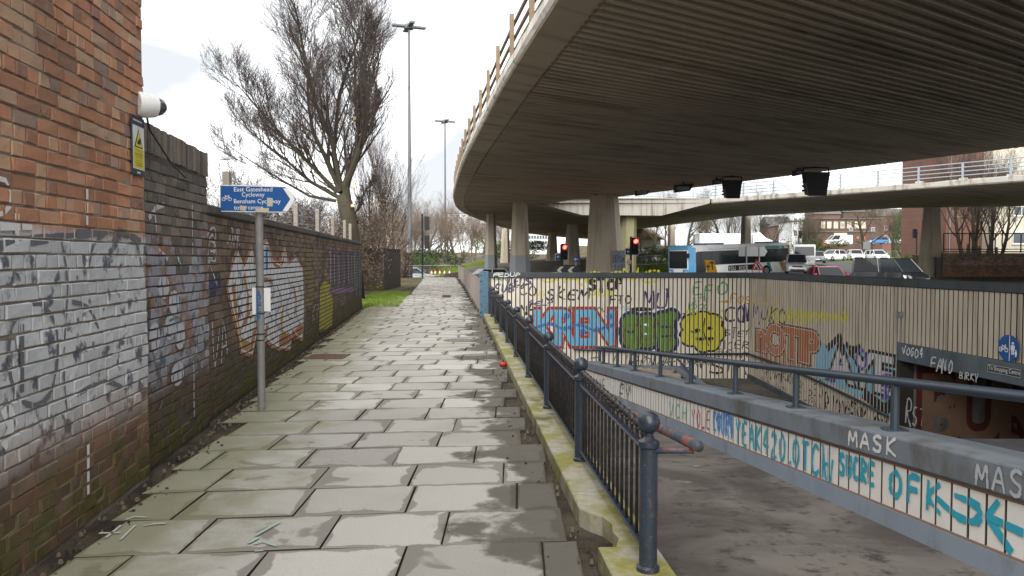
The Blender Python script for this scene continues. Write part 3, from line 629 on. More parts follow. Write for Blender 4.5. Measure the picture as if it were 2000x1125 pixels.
# handrail pipe on the ramp side
hp = empty('handrail', 'rusty pipe handrail on the ramp side of the black railing', 'handrail')
mb = MB(); pts = [(railX(y)+.20, y, .72-.093*(y-3.6)) for y in (3.55, 5, 8, 12, 17)]; mb.tube(pts, .027, 12); mb.build('pipe', 'rust_pipe', hp, True)
for y in (3.62, 7.7, 11.8): mb = MB(); z = .70-.093*(y-3.6); mb.tube([(railX(y)+.02, y+.04, z-.02), (railX(y)+.2, y, z-.01)], .016, 8); mb.build('bracket', 'rust_pipe', hp, True)
# ---------------------------------------------------------------- ribbed retaining walls round the subway
PW, PG = .0905, .028
def ribbed(root, mtx, length, ztop, zbot_f, cuts_out, mat='rib_panel'):
    meshes = {}; k = 0; u = .01
    while u+PW < length:
        zb = zbot_f(u)
        key = round(zb, 2)
        if key not in meshes:
            mb = MB(); c = .007; prof = [(0, -.03), (0, 0), (c, c*1.4), (PW-c, c*1.4), (PW, 0), (PW, -.03)]
            vs = [(a, b, z) for z in (zb, ztop) for a, b in prof]; n = 6
            mb.add(vs, [(i, i+1, n+i+1, n+i) for i in (1, 2, 3)]); mb.cur = 1; mb.add(vs, [(i, i+1, n+i+1, n+i) for i in (0, 4)]); meshes[key] = mb.mesh('rib_panel', [mat, 'groove'])  # concrete panel sides coloured dark: shade painted into the grooves
        o = link('rib_panel', meshes[key], root); o.matrix_local = mtx @ Matrix.Translation((u, 0, 0)); cuts_out.append((u+.006, u+PW-.006)); u += PW+PG
def slot_cuts(slots, v0=-9, v1=9):
    def f(p):
        a, b = min(q[0] for q in p), max(q[0] for q in p); out = []
        for s0, s1 in slots:
            if s1 < a or s0 > b: continue
            q = cliprect(p, s0, s1, v0, v1)
            if q: out.append(q)
        return out
    return f
ZT = 1.06
wa = empty('retaining_wall', 'ribbed concrete retaining wall with blue and green graffiti lettering, facing the footpath', 'wall')
AX0 = -.60; AM = frame((AX0, 21.4, 0), (1, 0, 0), (0, -1, 0)); LA = 6.63-AX0
mb = MB(); mb.box((0, -.3, -3), (LA+.28, -.012, ZT), AM); mb.build('wall_core', 'groove', wa)
slA = []; ribbed(wa, AM, LA, ZT, lambda u: -2.1, slA); cA = slot_cuts(slA)
mb = MB(); mb.cbox((-.05, -.36, ZT), (LA+.0, .05, ZT+.15), .012, AM); mb.build('coping', 'coping_dark', wa)
mb = MB(); mb.cbox((AX0-.30, 21.27, -.3), (AX0-.052, 21.52, 1.25), .012); o = mb.build('end_post', 'blue_post', wa)
mb = MB(); hz = lambda px, py: at(px, py, 21.33)
mb.tube([hz(1120, 682), hz(1200, 686), hz(1330, 692), hz(1462, 691)], .027, 8)
for x in (1180, 1310, 1420): mb.tube([hz(x, 690), hz(x, 690)+Vector((0, .1, -.05))], .012, 6)
mb.build('wall_handrail', 'handrail', wa, True)
wbD = Vector((.126, -1, 0)).normalized(); wbN = Vector((-1, -.126, 0)).normalized()
BM = frame((6.63, 21.4, 0), wbD, wbN); LB = 14.5/abs(wbD.y)
def wb_px(px, py):
    a = (px-1000)/F; b = (562.5-py)/F; d = Vector((a, _c+b*_s, b*_c-_s)); o = Vector((6.63, 21.4, 0)); t = wbN.dot(o-Vector((0, 0, EYE)))/wbN.dot(d)
    p = Vector((0, 0, EYE))+d*t; return ((p-o).dot(wbD), p.z)
UP, ZL1 = wb_px(1758, 669); _, ZL0 = wb_px(1758, 704); UE = UP+5.0
wb = empty('retaining_wall', 'ribbed concrete retaining wall with orange and silver graffiti above the subway mouth', 'wall')
mb = MB(); mb.box((.012, -.3, -3), (UP, -.012, ZT), BM); mb.box((UP, -.3, ZL0), (UE, -.012, ZT), BM); mb.box((UE, -.3, -3.2), (LB, -.012, ZT), BM); mb.build('wall_core', 'groove', wb)
slB = []; ribbed(wb, BM, LB, ZT, lambda u: (-3.0 if u+PW < UP or u > UE else ZL1+.004), slB, 'rib_panel_tan'); cB = slot_cuts(slB)
mb = MB(); mb.cbox((-.02, -.36, ZT+.002), (LB, .05, ZT+.152), .012, BM); mb.build('coping', 'coping_dark', wb)
mb = MB(); mb.cbox((UP-.02, -.29, ZL0), (UE+.02, .055, ZL1), .015, BM); lt = mb.build('lintel', 'lintel_blue', wb)
mb = MB(); g = lambda px, py: BM @ Vector((wb_px(px, py)[0], .09, wb_px(px, py)[1]))
mb.tube([g(1468, 691), g(1530, 712), g(1600, 742), g(1680, 780), g(1742, 812)], .027, 8); mb.build('wall_handrail', 'handrail', wb, True)
vs = []
for u in (0, UP): Y = 21.4+wbD.y*u; vs.append((u, f2(Y)))
mb = MB(); q = [BM @ Vector((u, o_, z+dz)) for (u, z) in vs for o_, dz in ((.0, -.1), (.05, -.1), (.05, .11), (.0, .14))]
mb.add(q, [(1, 5, 6, 2), (2, 6, 7, 3)]); mb.build('skirting', 'coping_dark', wb)
mb = MB(); p0 = BM @ Vector((wb_px(1762, 622)[0], .03, 0)); mb.tube([(p0.x, p0.y, -.1), (p0.x, p0.y, .55)], .012, 6); mb.box((p0.x-.06, p0.y-.05, .48), (p0.x+.05, p0.y+.05, .58)); mb.build('conduit', 'post_grey', wb)
# subway inside
tn = empty('subway', 'dark pedestrian subway with a painted side wall under the blue lintel', 'subway')
mb = MB(); T2 = frame(BM @ Vector((UP, -.012, 0)), -wbN, wbD)
mb.box((.292, -.4, -3.2), (14, -.0, ZL0+.25), T2); mb.build('side_wall', 'tunnel_wall', tn)
mb = MB(); mb.box((.3, .0, ZL0+.02), (14, UE-UP, ZL0+.25), T2); mb.box((14, -.4, -3.2), (14.3, 5.2, ZL0+.25), T2); mb.box((.3, UE-UP, -3.2), (14, UE-UP+.3, ZL0+.25), T2); mb.build('vault', 'tunnel_wall', tn)
def tn_px(px, py):
    o = T2.translation; nn = wbD; a = (px-1000)/F; b = (562.5-py)/F; d = Vector((a, _c+b*_s, b*_c-_s)); t = nn.dot(o-Vector((0, 0, EYE)))/nn.dot(d)
    p = Vector((0, 0, EYE))+d*t; return ((p-o).dot(-wbN), p.z)
# ---------------------------------------------------------------- dwarf wall with white tiles between the two ramps
dwt = empty('dwarf_wall', 'low white tiled wall with grey blue coping between the two ramps', 'wall')
SL = -.093; D0, D1 = 2.6, 16.6
def strip(mb, x0, x1, z0, z1, a=D0, b=D1):     # sloping bar that follows the ramp
    fz = lambda y: f1(y) if y < 17 else f1(17)
    mb.hexa([(dwX(a)+x0, a, fz(a)+z0), (dwX(a)+x1, a, fz(a)+z0), (dwX(b)+x1, b, fz(b)+z0), (dwX(b)+x0, b, fz(b)+z0)], [(dwX(a)+x0, a, fz(a)+z1), (dwX(a)+x1, a, fz(a)+z1), (dwX(b)+x1, b, fz(b)+z1), (dwX(b)+x0, b, fz(b)+z1)])
mb = MB(); strip(mb, .03, .30, -2.4, .44); mb.build('wall_core', 'groove', dwt)
mb = MB(); strip(mb, .0, .29, -.15, .125); mb.build('plinth', 'plinth_blue', dwt)
mb = MB(); strip(mb, .008, .28, .415, .432); strip(mb, .004, .028, .125, .137); mb.build('tile_trim', 'tile_edge', dwt)
mb = MB(); strip(mb, -.012, .36, .434, .605); cp = mb.build('coping', 'coping_blue', dwt)
bv = cp.modifiers.new('bevel', 'BEVEL'); bv.width = .015; bv.segments = 2
y = D0+.01; slT = []
while y+.14 < D1:
    mb = MB(); strip(mb, .012+rr(-.001, .001), .05, .139, .413, y, y+.123); mb.mi = [1, 1, 1, 1, 1, 0]; mb.build('tile', ['white_tile', 'tile_side'], dwt); slT.append((y, y+.123)); y += .1415
DM = Matrix(((1, 0, 0, 0), (0, 1, 0, 0), (0, 0, 1, 0), (0, 0, 0, 1)))
hr = empty('handrail', 'dark blue pipe handrail on short posts along the low tiled wall', 'handrail')
cz = lambda y: f1(y)+.605
mb = MB(); mb.tube([(dwX(y)+.16, y, cz(y)+.33) for y in (2.7, 4, 6, 9, 12, 15.0)]+[(dwX(15.9)+.16, 15.9, cz(15.9)+.31)], .032, 12); mb.build('pipe', 'handrail', hr, True)
for y in (3.63, 5.13, 6.62, 8.05, 9.57, 11.0, 12.55, 13.9, 15.2): mb = MB(); mb.tube([(dwX(y)+.16, y, cz(y)-.01), (dwX(y)+.16, y, cz(y)+.32)], .028, 10); mb.cbox((dwX(y)+.09, y-.06, cz(y)), (dwX(y)+.23, y+.06, cz(y)+.012), .003); mb.build('post', 'handrail', hr, 35)
# cobbled island behind the dwarf wall
isl = empty('cobbled_island', 'sloping cobbled island with concrete kerb behind the tiled dwarf wall', 'paving')
IP = [(dwX(16.6)+.36, 16.55), (dwX(9)+.36, 9.0), (3.65, 9.0), (3.65, 16.55)]
def iz(x, y):
    a = dwX(y)+.36; t = min(1, max(0, (x-a)/(3.65-a))); return (f1(y)+.50)*(1-t)+(-.80-.035*(16.5-y))*t
mb = MB(); mb.prism(IP, -3, lambda x, y: iz(x, y)-.03); mb.build('base', 'soil', isl)
mb = MB(); y = 9.1
while y < 16.4:
    x = dwX(y)+.40+rr(0, .08)
    while x < 3.36:
        w_ = rr(.10, .17); d_ = .1; mb.cbox((x, y, iz(x, y)-.05), (x+w_, y+d_, iz(x, y)+rr(0, .014)), .012); x += w_+.012
    y += .115
mb.build('cobbles', 'cobble', isl, kind='stuff')
mb = MB(); mb.hexa([(3.54, 9, -3), (3.74, 9, -3), (3.74, 16.6, -3), (3.54, 16.6, -3)], [(3.54, 9, iz(3.65, 9)+.05), (3.74, 9, iz(3.65, 9)+.05), (3.74, 16.6, iz(3.65, 16.6)+.05), (3.54, 16.6, iz(3.65, 16.6)+.05)]); mb.hexa([(dwX(16.6), 16.6, -3), (3.74, 16.603, -3), (3.74, 16.78, -3), (dwX(16.6), 16.78, -3)], [(dwX(16.6), 16.6, iz(2, 16.6)+.04), (3.74, 16.603, iz(3.65, 16.6)+.04), (3.74, 16.78, iz(3.65, 16.6)+.04), (dwX(16.6), 16.78, iz(2, 16.6)+.04)]); mb.build('kerb', 'coping_blue', isl)
h2 = empty('handrail', 'second pipe handrail round the edge of the cobbled island', 'handrail')
q = [(1.75, 16.68), (3.5, 16.68), (3.64, 15.6), (3.64, 9.3)]
qq = [Vector((x, y, iz(x, min(y, 16.5))+.05+(.28 if i < 2 else .22))) for i, (x, y) in enumerate(q)]
qq[3].z = f2(9.3)+.9; qq[2].z = qq[1].z-.28
mb = MB(); mb.tube(qq, .026, 8); mb.build('pipe', 'handrail', h2, True)
for x, y in ((1.9, 16.68), (2.6, 16.68), (3.48, 16.68), (3.64, 15.5)): z = iz(x, min(y, 16.5)); mb = MB(); mb.tube([(x, y, z-.1), (x, y, z+.3 if y > 16 else z+.05)], .022, 8); mb.build('post', 'handrail', h2, True)
# ---------------------------------------------------------------- graffiti on the ribbed walls
UA = lambda px, py: ((at(px, py, 21.4).x-AX0), at(px, py, 21.4).z)
SA = lambda pts: [UA(x, y) for x, y in pts]; SB = lambda pts: [wb_px(x, y) for x, y in pts]
def layers(root, mtx, cut, txt, boxpx, uvf, cols, space=1.0, shear=0, base=.011, res=3):
    """block lettering fitted to a pixel box; cols: (colour, extra outline) from the back to the front"""
    x0, y0, x1, y1 = boxpx; (u0, v1), (u1, v0) = uvf(x0, y0), uvf(x1, y1)
    t = fonttris(txt, 1, 0, shear, space, res=res); a, b = textwidth(t); ys_ = [p[1] for q in t for p in q]; h = max(ys_)-min(ys_)
    sx, sy = (u1-u0)/(b-a), (v0-v1)/h; sy = abs(sy)
    for i, (c, off) in enumerate(cols):
        t = fonttris(txt, 1, off, shear, space, sx, sy, u0-a*sx, min(v0, v1)-min(ys_)*sy, res)
        spray('graffiti_letters', mtx, t, base+.0016*i, c, root, cut)
BK = (.018, .018, .022); NAVY = (.02, .022, .07); RED = (.30, .025, .02); SKYB = (.10, .36, .58); GRN = (.085, .20, .022); YEL = (.52, .47, .03)
layers(wa, AM, cA, 'KREN', (1046, 608, 1198, 672), UA, [(RED, .10), (SKYB, .035)], .86, .0)
spray('graffiti_wave', AM, ribbon(smooth(SA([(1046, 640), (1075, 632), (1100, 642), (1130, 634), (1160, 645), (1180, 640), (1200, 634)])), .09)+sum([disc(*UA(x, y), .09, .09) for x, y in ((1107, 617), (1138, 648), (1190, 618))], []), .0165, (.03, .12, .38), wa, cA)
jo = [(1234, 630, .26, .24), (1238, 662, .32, .28), (1264, 647, .40, .46), (1296, 627, .28, .22), (1301, 647, .24, .22), (1300, 668, .28, .26), (1311, 617, .16, .14), (1226, 646, .16, .2)]
for nm_, c_, g_, o_ in (('graffiti_halo', (.66, .66, .70), .15, .011), ('graffiti_outline', NAVY, .10, .0128), ('graffiti_fill', GRN, 0, .0146)): spray(nm_, AM, sum([disc(*UA(x, y), a+g_, b+g_) for x, y, a, b in jo], []), o_, c_, wa, cA)
spray('graffiti_letter_gaps', AM, ribbon(smooth(SA([(1246, 622), (1250, 648), (1247, 676)])), .07)+ribbon(smooth(SA([(1281, 622), (1280, 648), (1283, 676)])), .07)+ribbon(SA([(1293, 638), (1310, 639)]), .06)+ribbon(SA([(1293, 657), (1310, 656)]), .06)+ribbon(smooth(SA([(1222, 645), (1232, 650), (1238, 645)])), .05), .0166, NAVY, wa, cA)
spray('graffiti_rings', AM, ribbon(arc(*UA(1264, 648), .22, .22, 0, 360), .03)+ribbon(arc(*UA(1264, 648), .36, .38, 20, 330), .028)+ribbon(arc(*UA(1232, 655), .2, .3, 60, 280), .025)+ribbon(arc(*UA(1297, 650), .2, .36, -80, 90), .025), .018, (.16, .06, .02), wa, cA)
spray('graffiti_glint', AM, disc(*UA(1262, 634), .07, .035)+disc(*UA(1262, 652), .06, .03), .0195, (.75, .75, .75), wa, cA)
yb = [(1352, 633, .30, .25), (1350, 657, .30, .25), (1372, 628, .28, .26), (1374, 668, .26, .26), (1392, 630, .24, .22), (1396, 650, .26, .26), (1390, 670, .2, .2), (1372, 648, .34, .4)]
spray('graffiti_blob_edge', AM, sum([disc(*UA(x, y), a+.06, b+.06) for x, y, a, b in yb], []), .011, BK, wa, cA)
spray('graffiti_blob', AM, sum([disc(*UA(x, y), a, b) for x, y, a, b in yb], []), .0128, YEL, wa, cA)
spray('graffiti_blob_line', AM, sum([disc(*UA(x, y), .085, .05) for x, y in ((1362, 645), (1386, 641), (1370, 662), (1388, 661))], [])+ribbon(smooth(SA([(1376, 622), (1374, 648), (1384, 675)])), .035)+ribbon(smooth(SA([(1346, 645), (1358, 650), (1366, 643)])), .03), .0146, BK, wa, cA)
TA = lambda t, px, py, h, w_, wd=.05, **k: tagtext(t, *UA(px, py), w_, h, wd, **k)
spray('graffiti_black', AM, TA('STOP', 1151, 565, .27, .21, .085)+TA('SKEM', 1069, 586, .24, .24, .05)+TA('FTO', 1191, 594, .22, .18, .045)+disc(*UA(1209, 586), .02, .02)+TA('CO', 1016, 578, .34, .2, .04)+TA('SKU', 994, 562, .14, .13, .03)+TA('Q', 1000, 590, .2, .2)+TA('NE', 1018, 618, .28, .18, .05)+TA('TWUPOLT', 1152, 724, .42, .30, .03)+TA('OE NAP', 1288, 713, .22, .22, .035)+TA('HUPE', 1292, 728, .17, .17, .03)+TA('SM', 1388, 728, .34, .42, .055)+TA('STEY', 1416, 656, .18, .15, .028)+TA('ICERZ', 1412, 682, .22, .17, .028)+TA('C?', 1323, 622, .12, .1, .03)+[q for q in disc(*UA(1206, 650), .05, .2)]+disc(*UA(1316, 645), .05, .2)+disc(*UA(1252, 604), .35, .06), .012, BK, wa, cA)
spray('graffiti_indigo', AM, TA('COS', 1414, 628, .42, .28, .06)+TA('NO', 1451, 630, .4, .2, .06)+TA('MU', 1256, 602, .40, .30, .055)+TA('TUS', 986, 556, .18, .22, .04)+TA('SUB', 965, 572, .22, .17, .045)+TA('AELP', 1032, 596, .13, .16, .03), .0135, (.055, .04, .13), wa, cA)
spray('graffiti_green', AM, TA('EFO', 1353, 576, .28, .28, .04)+TA('STK', 1353, 590, .13, .12, .025)+TA('MOOK', 1344, 604, .16, .12, .025)+TA('EXA', 1346, 618, .14, .14, .025)+TA('SUL', 964, 547, .14, .14, .03), .012, (.07, .28, .09), wa, cA)
spray('graffiti_yellow', AM, TA('SAUS', 1058, 552, .28, .5, .06)+TA('GONS', 1140, 552, .28, .45, .06)+TA('SUN', 1152, 578, .2, .2, .05)+TA('OUVO', 1340, 624, .26, .25, .05)+TA('SVS', 1040, 578, .12, .1, .03), .0112, (.55, .50, .04), wa, cA)
spray('graffiti_ochre', AM, TA('>', 1402, 592, .12, .28, .04)+TA('FOS', 1426, 592, .22, .17, .035), .0112, (.50, .30, .03), wa, cA)
spray('graffiti_pale', AM, TA('MY', 1206, 606, .12, .18, .025), .0112, (.25, .42, .52), wa, cA)
spray('graffiti_white', AM, tagtext('FEDUP', 0, 0, .12, .08, .014) and [[(UA(964, 540)[0]+a, UA(964, 540)[1]+b) for a, b in q] for q in tagtext('FEDUP', 0, 0, .13, .10, .022)], .057, (.62, .62, .62), wa)
# right wall
TB = lambda t, px, py, h, w_, wd=.05, **k: tagtext(t, *wb_px(px, py), w_, h, wd, **k)
spray('graffiti_haze', BM, sum([ribbon(SB([(x, 640-abs(x-1540)*.1-rr(0, 22)), (x+6, 600+(x-1500)*.16)]), .10) for x in range(1500, 1655, 5)], []), .011, (.50, .46, .04), wb, cB)
layers(wb, BM, cB, 'nOTIP', (1480, 630, 1598, 712), wb_px, [((.10, .018, .025), .105), ((.55, .52, .50), .06), ((.33, .095, .03), .045)], .92)
spray('graffiti_drip', BM, sum([ribbon(SB([(x, 690), (x+1, 712+rr(0, 14))]), .16) for x in range(1488, 1584, 9)], []), .0108, (.30, .10, .04), wb, cB)
bgp = SB([(1594, 690), (1600, 668), (1640, 676), (1700, 690), (1752, 705), (1754, 800), (1742, 812), (1660, 765), (1594, 738)])
spray('graffiti_backing', BM, fan(bgp), .0108, (.16, .38, .52), wb, cB)
layers(wb, BM, cB, 'AYE', (1622, 674, 1744, 772), wb_px, [(BK, .085), ((.46, .46, .50), .022)], .92)
spray('graffiti_shadow', BM, ribbon(SB([(1618, 680), (1640, 658), (1648, 690)]), .16)+ribbon(SB([(1690, 770), (1730, 800), (1748, 785)]), .22)+ribbon(SB([(1655, 672), (1662, 690), (1680, 678)]), .14), .016, BK, wb, cB)
spray('graffiti_star', BM, sum([ribbon(SB([(x-dx, y-dy), (x+dx, y+dy)]), .06) for x, y in ((1624, 735), (1733, 745), (1732, 770)) for dx, dy in ((7, 8), (-7, 8), (0, 11))], [])+ribbon(arc(*wb_px(1684, 702), .18, .2, 0, 400), .07)+disc(*wb_px(1738, 742), .25, .13), .0175, (.07, .06, .30), wb, cB)
spray('graffiti_black', BM, TB('ANARKO', 1498, 732, .32, .24, .045)+TB('UIKE', 1476, 722, .3, .2, .025)+TB('RIOY', 1612, 806, .36, .22, .045)+TB('FENKLE', 1648, 822, .38, .2, .055)+TB('OX', 1708, 838, .25, .2, .055)+TB('BLP', 1560, 775, .25, .2, .03)+TB('ES', 1590, 772, .3, .2, .03), .012, BK, wb, cB)
spray('graffiti_soot', BM, TB('~@~', 1500, 760, .22, .3, .02)+TB('~~', 1540, 752, .3, .3, .022)+TB('@~', 1580, 800, .25, .3, .02)+TB('~~', 1660, 800, .2, .25, .02)+TB('~@', 1486, 745, .2, .2, .02), .0115, (.06, .055, .06), wb, cB)
spray('graffiti_soot', AM, TA('~~', 1150, 612, .16, .2, .022)+TA('@~~', 1230, 720, .3, .3, .022)+TA('~@~', 1340, 716, .2, .22, .02)+TA('~~', 1440, 700, .2, .15, .02)+TA('~~', 1090, 606, .13, .2, .02)+TA('@~', 1395, 696, .18, .2, .02), .0118, (.07, .065, .07), wa, cA)
spray('graffiti_indigo', BM, TB('MUKO', 1471, 622, .40, .42, .06), .012, (.05, .04, .12), wb, cB)
spray('graffiti_ochre', BM, TB('SUO', 1468, 590, .2, .5, .04), .011, (.50, .32, .06), wb, cB)
LU = lambda px, py: wb_px(px, py)
spray('graffiti_white', BM, TB('VOGO', 1768, 692, .13, .10, .02, slope=-.0)+TB('46', 1802, 696, .13, .09, .022), .058, (.62, .63, .63), lt)
spray('graffiti_scrawl', BM, TB('FANO', 1824, 720, .22, .125, .026)+TB('BIRKY', 1880, 738, .11, .085, .018), .058, (.45, .46, .47), lt)
# signs on the lintel
def bicycle(u, v, s, w_):
    o = ribbon(arc(u, v, .3*s, .3*s, 0, 360, 14), w_)+ribbon(arc(u+s*1.05, v, .3*s, .3*s, 0, 360, 14), w_)
    for p in ([(0, 0), (.35, .5), (.85, .5), (.5, 0), (0, 0)], [(.5, 0), (.3, .62)], [(1.05, 0), (.82, .65), (.95, .68)], [(.2, .62), (.4, .62)]): o += ribbon([(u+a*s, v+b*s) for a, b in p], w_)
    return o
def person_sym(u, v, s): return disc(u, v+s*.88, .12*s, .12*s, 10)+[[(u-.2*s, v+.72*s), (u-.2*s, v+.35*s), (u+.2*s, v+.35*s), (u+.2*s, v+.72*s)], [(u-.14*s, v+.36*s), (u-.14*s, v), (u-.02*s, v), (u-.02*s, v+.36*s)], [(u+.02*s, v+.36*s), (u+.02*s, v), (u+.14*s, v), (u+.14*s, v+.36*s)]]
plain('sign_blue', (.018, .085, .26), .4, sc=5, var=.1); plain('sign_white', (.70, .70, .69), .45, var=.06); plain('sign_yellow', (.62, .50, .02), .45, var=.08); plain('sign_slate', (.035, .045, .06), .5); plain('sign_green', (.03, .07, .06), .5)
emit('lamp_red', (1, .03, .02), 6)
u, v = wb_px(1978, 680); sg = empty('round_sign', 'round blue cycle and pedestrian sign on the subway lintel', 'sign')
ru = .21; mb = MB(); n_ = 28
ring = lambda r, o_: [BM @ Vector((u+r*math.cos(2*math.pi*k/n_), o_, v+r*1.0*math.sin(2*math.pi*k/n_))) for k in range(n_)]
mb.add(ring(ru, .062)+ring(ru, .075), [list(range(n_, 2*n_))]+[(k, (k+1) % n_, n_+(k+1) % n_, n_+k) for k in range(n_)]); mb.build('disc', 'sign_blue', sg)
spray('symbol', BM, bicycle(u-.155, v-.03, .11, .012)+person_sym(u+.09, v-.09, .2)+person_sym(u+.155, v-.12, .11)+[[(u+.018, v-.2), (u+.03, v-.2), (u+.03, v+.2), (u+.018, v+.2)]], .077, (.70, .70, .70), sg)
(u0, v1), (u1, v0) = wb_px(1936, 712), wb_px(2003, 737); sg = empty('direction_sign', 'small slate sign reading To Shopping Centre on the lintel', 'sign')
v1, v0 = (v1+v0)/2+.07, (v1+v0)/2-.07
mb = MB(); mb.cbox((u0, .057, v0), (u1, .068, v1), .002, BM); mb.build('plate', 'sign_slate', sg)
bd = .006; fr_ = [[(u0+.008, a), (u0+.008, a+bd), (u1-.008, a+bd), (u1-.008, a)] for a in (v0+.008, v1-.014)]+[[(a, v0+.008), (a+bd, v0+.008), (a+bd, v1-.008), (a, v1-.008)] for a in (u0+.008, u1-.014)]
spray('border', BM, fr_, .0695, (.62, .55, .36), sg)
t = fonttris('To Shopping Centre', .1); a, b = textwidth(t); k_ = (u1-u0-.06)/(b-a); spray('lettering', BM, [[((x-a)*k_+u0+.03, y*k_*1.25+v0+.05) for x, y in q] for q in t], .0695, (.66, .66, .62), sg)
# subway side wall piece
layers(tn, T2, None, 'BUR', (1806, 735, 2030, 862), lambda x, y: tn_px(x, y), [((.085, .02, .018), .11), ((.17, .105, .07), .03)], .78, 0, .006)
spray('graffiti_bubble', T2, sum([disc(*tn_px(x, y), a, b, 28) for x, y, a, b in ((1850, 885, .62, .42), (1950, 885, .75, .5))], []), .005, (.09, .02, .018), tn)
spray('graffiti_bubble_fill', T2, sum([disc(*tn_px(x, y), a, b, 28) for x, y, a, b in ((1850, 885, .55, .35), (1950, 885, .68, .43))], []), .0062, (.11, .11, .11), tn)
spray('graffiti_tag', T2, tagtext('RSTK', *tn_px(1768, 830), .12, .4, .03), .006, (.42, .42, .45), tn)
# dwarf wall lettering, cut to the tiles
def dw_px(px, py):
    a = (px-1000)/F; b = (562.5-py)/F; t = 2.8/(a+.075*(_c+b*_s)); return (t*(_c+b*_s), EYE+t*(b*_c-_s))
def dw_spray(name, pieces, c, off=-.0, tiles=True):
    mb = MB()
    for p in pieces:
        off -= 4e-5; off = 0 if off < -.0015 else off
        for q in (slot_cuts(slT)(p) if tiles else [p]):
            mb.add([(dwX(y)+(.0075 if tiles else -.016)+off, y, z) for y, z in q], [list(range(len(q)))])
    if mb.f: mb.build(name, paintmat(c), dwt)
def dwtext(txt, x0, yb0, yt0, x1, yb1, yt1, wd, gap=1.15):
    """letters between two upright pixel bars (left bar x0, right bar x1)"""
    out = []; adv = []; x = 0
    for ch in txt: adv.append(x); x += gap*(.55 if ch in '. I' else 1)
    (Ya, za), (_, ta), (Yb, zb), (_, tb) = dw_px(x0, yb0), dw_px(x0, yt0), dw_px(x1, yb1), dw_px(x1, yt1)
    for ch, o in zip(txt, adv):
        for st in GL.get(ch, []):
            pts = []
            for a, b in st:
                f = (o+a*.85)/(x-.2); Y = Ya+(Yb-Ya)*f; lo = za+(zb-za)*f; hi = ta+(tb-ta)*f; pts.append((Y, lo+(hi-lo)*b))
            out += ribbon(smooth(pts), wd)
    return out
TEAL = (.03, .30, .40)
dw_spray('graffiti_teal', dwtext('YEAK420.OTCH', 1436, 862, 820, 1622, 938, 880, .032)+dwtext('SUCRE', 1638, 925, 885, 1708, 948, 908, .032)+dwtext('OFK', 1736, 965, 918, 1842, 1005, 950, .036)+ribbon(smooth([dw_px(*p) for p in ((1830, 975), (1870, 1010), (1905, 1018), (1908, 990), (1865, 968))]), .045)+ribbon([dw_px(*p) for p in ((2005, 1045), (1925, 1008), (1970, 1075))], .045)+ribbon([dw_px(*p) for p in ((1925, 1008), (1945, 982))], .05)+ribbon(smooth([dw_px(*p) for p in ((1605, 870), (1610, 930), (1618, 945), (1624, 900))]), .028), TEAL)
dw_spray('graffiti_blue', dwtext('LOURV', 1392, 838, 805, 1432, 858, 812, .03)+dwtext('~~', 1392, 826, 800, 1430, 836, 806, .02), (.04, .22, .55))
dw_spray('graffiti_red', dwtext('YOLE', 1350, 830, 800, 1388, 838, 804, .02), (.45, .05, .06)); dw_spray('graffiti_green', dwtext('VCH', 1306, 812, 785, 1342, 820, 796, .022), (.08, .42, .22))
dw_spray('graffiti_black', dwtext('AVE', 1162, 758, 740, 1182, 765, 742, .02)+dwtext('EY', 1210, 785, 750, 1232, 795, 755, .025), BK)
dw_spray('graffiti_white', dwtext('MASK', 1662, 868, 843, 1760, 892, 858, .024), (.58, .57, .56), 0, False); dw_spray('graffiti_grey', dwtext('MAS', 1912, 945, 908, 2010, 975, 922, .02), (.36, .37, .39), 0, False)
dw_spray('graffiti_dark', dwtext('UUYO', 1212, 757, 742, 1235, 764, 746, .02), (.08, .09, .11), 0, False)
# ---------------------------------------------------------------- flyover
DZ = 6.0
def G(x, y): return HT(x, y)-.03
Ledge = [(4.3, -12), (2.35, 3), (.78, 13), (-.19, 19.4), (-1.04, 25.9), (-2.26, 35.7), (-3.45, 47.1), (-4.3, 57), (-4.75, 68.7), (-4.25, 80), (-3.2, 91), (-1.6, 105), (2.4, 131), (6.7, 147), (14, 166), (26, 188)]
def cr_(pts, n=4):
    out = []
    for i in range(len(pts)-1):
        p = [Vector(pts[j]) for j in (max(i-1, 0), i, i+1, min(i+2, len(pts)-1))]
        for k in range(n): t = k/n; out.append(tuple(.5*((2*p[1])+(-p[0]+p[2])*t+(2*p[0]-5*p[1]+4*p[2]-p[3])*t*t+(-p[0]+3*p[1]-3*p[2]+p[3])*t**3)))
    return out+[tuple(pts[-1])]
LE = cr_(Ledge)
RE = [(36, 180), (19, 112), (23.6, 79.5), (33.4, 66.5), (43, 64), (58, 58), (74, 46)]
NE = [(54, 10), (40, 28.7), (29, 43.4), (24.8, 49.2), (15.8, 61)]
RM = [(3.2, 60.6), (4.6, 56.6), (7.3, 55), (16, 37.7), (20, 30), (27, 16.5), (34, 3), (41, -12)]
POLY = LE+RE+NE+RM
fo = empty('flyover', 'brown concrete road flyover with ribbed underside sweeping over the subway', 'flyover')
def tess(poly): return geometry.tessellate_polygon([[Vector((p[0], p[1], 0)) for p in poly]])
mb = MB(); n = len(POLY); T_ = tess(POLY)
mb.add([(x, y, DZ) for x, y in POLY], [tuple(t) for t in T_]); mb.build('deck_soffit', 'deck_under', fo)
mb = MB(); mb.add([(x, y, DZ+.32) for x, y in POLY], [tuple(t) for t in T_]); mb.build('deck_road', 'asphalt', fo)
def offs(pts, d):                                # shift a polyline sideways (left positive)
    out = []
    for i, p in enumerate(pts):
        a, b = Vector(pts[max(i-1, 0)]), Vector(pts[min(i+1, len(pts)-1)]); t = (b-a).normalized(); out.append((p[0]-t.y*d, p[1]+t.x*d))
    return out
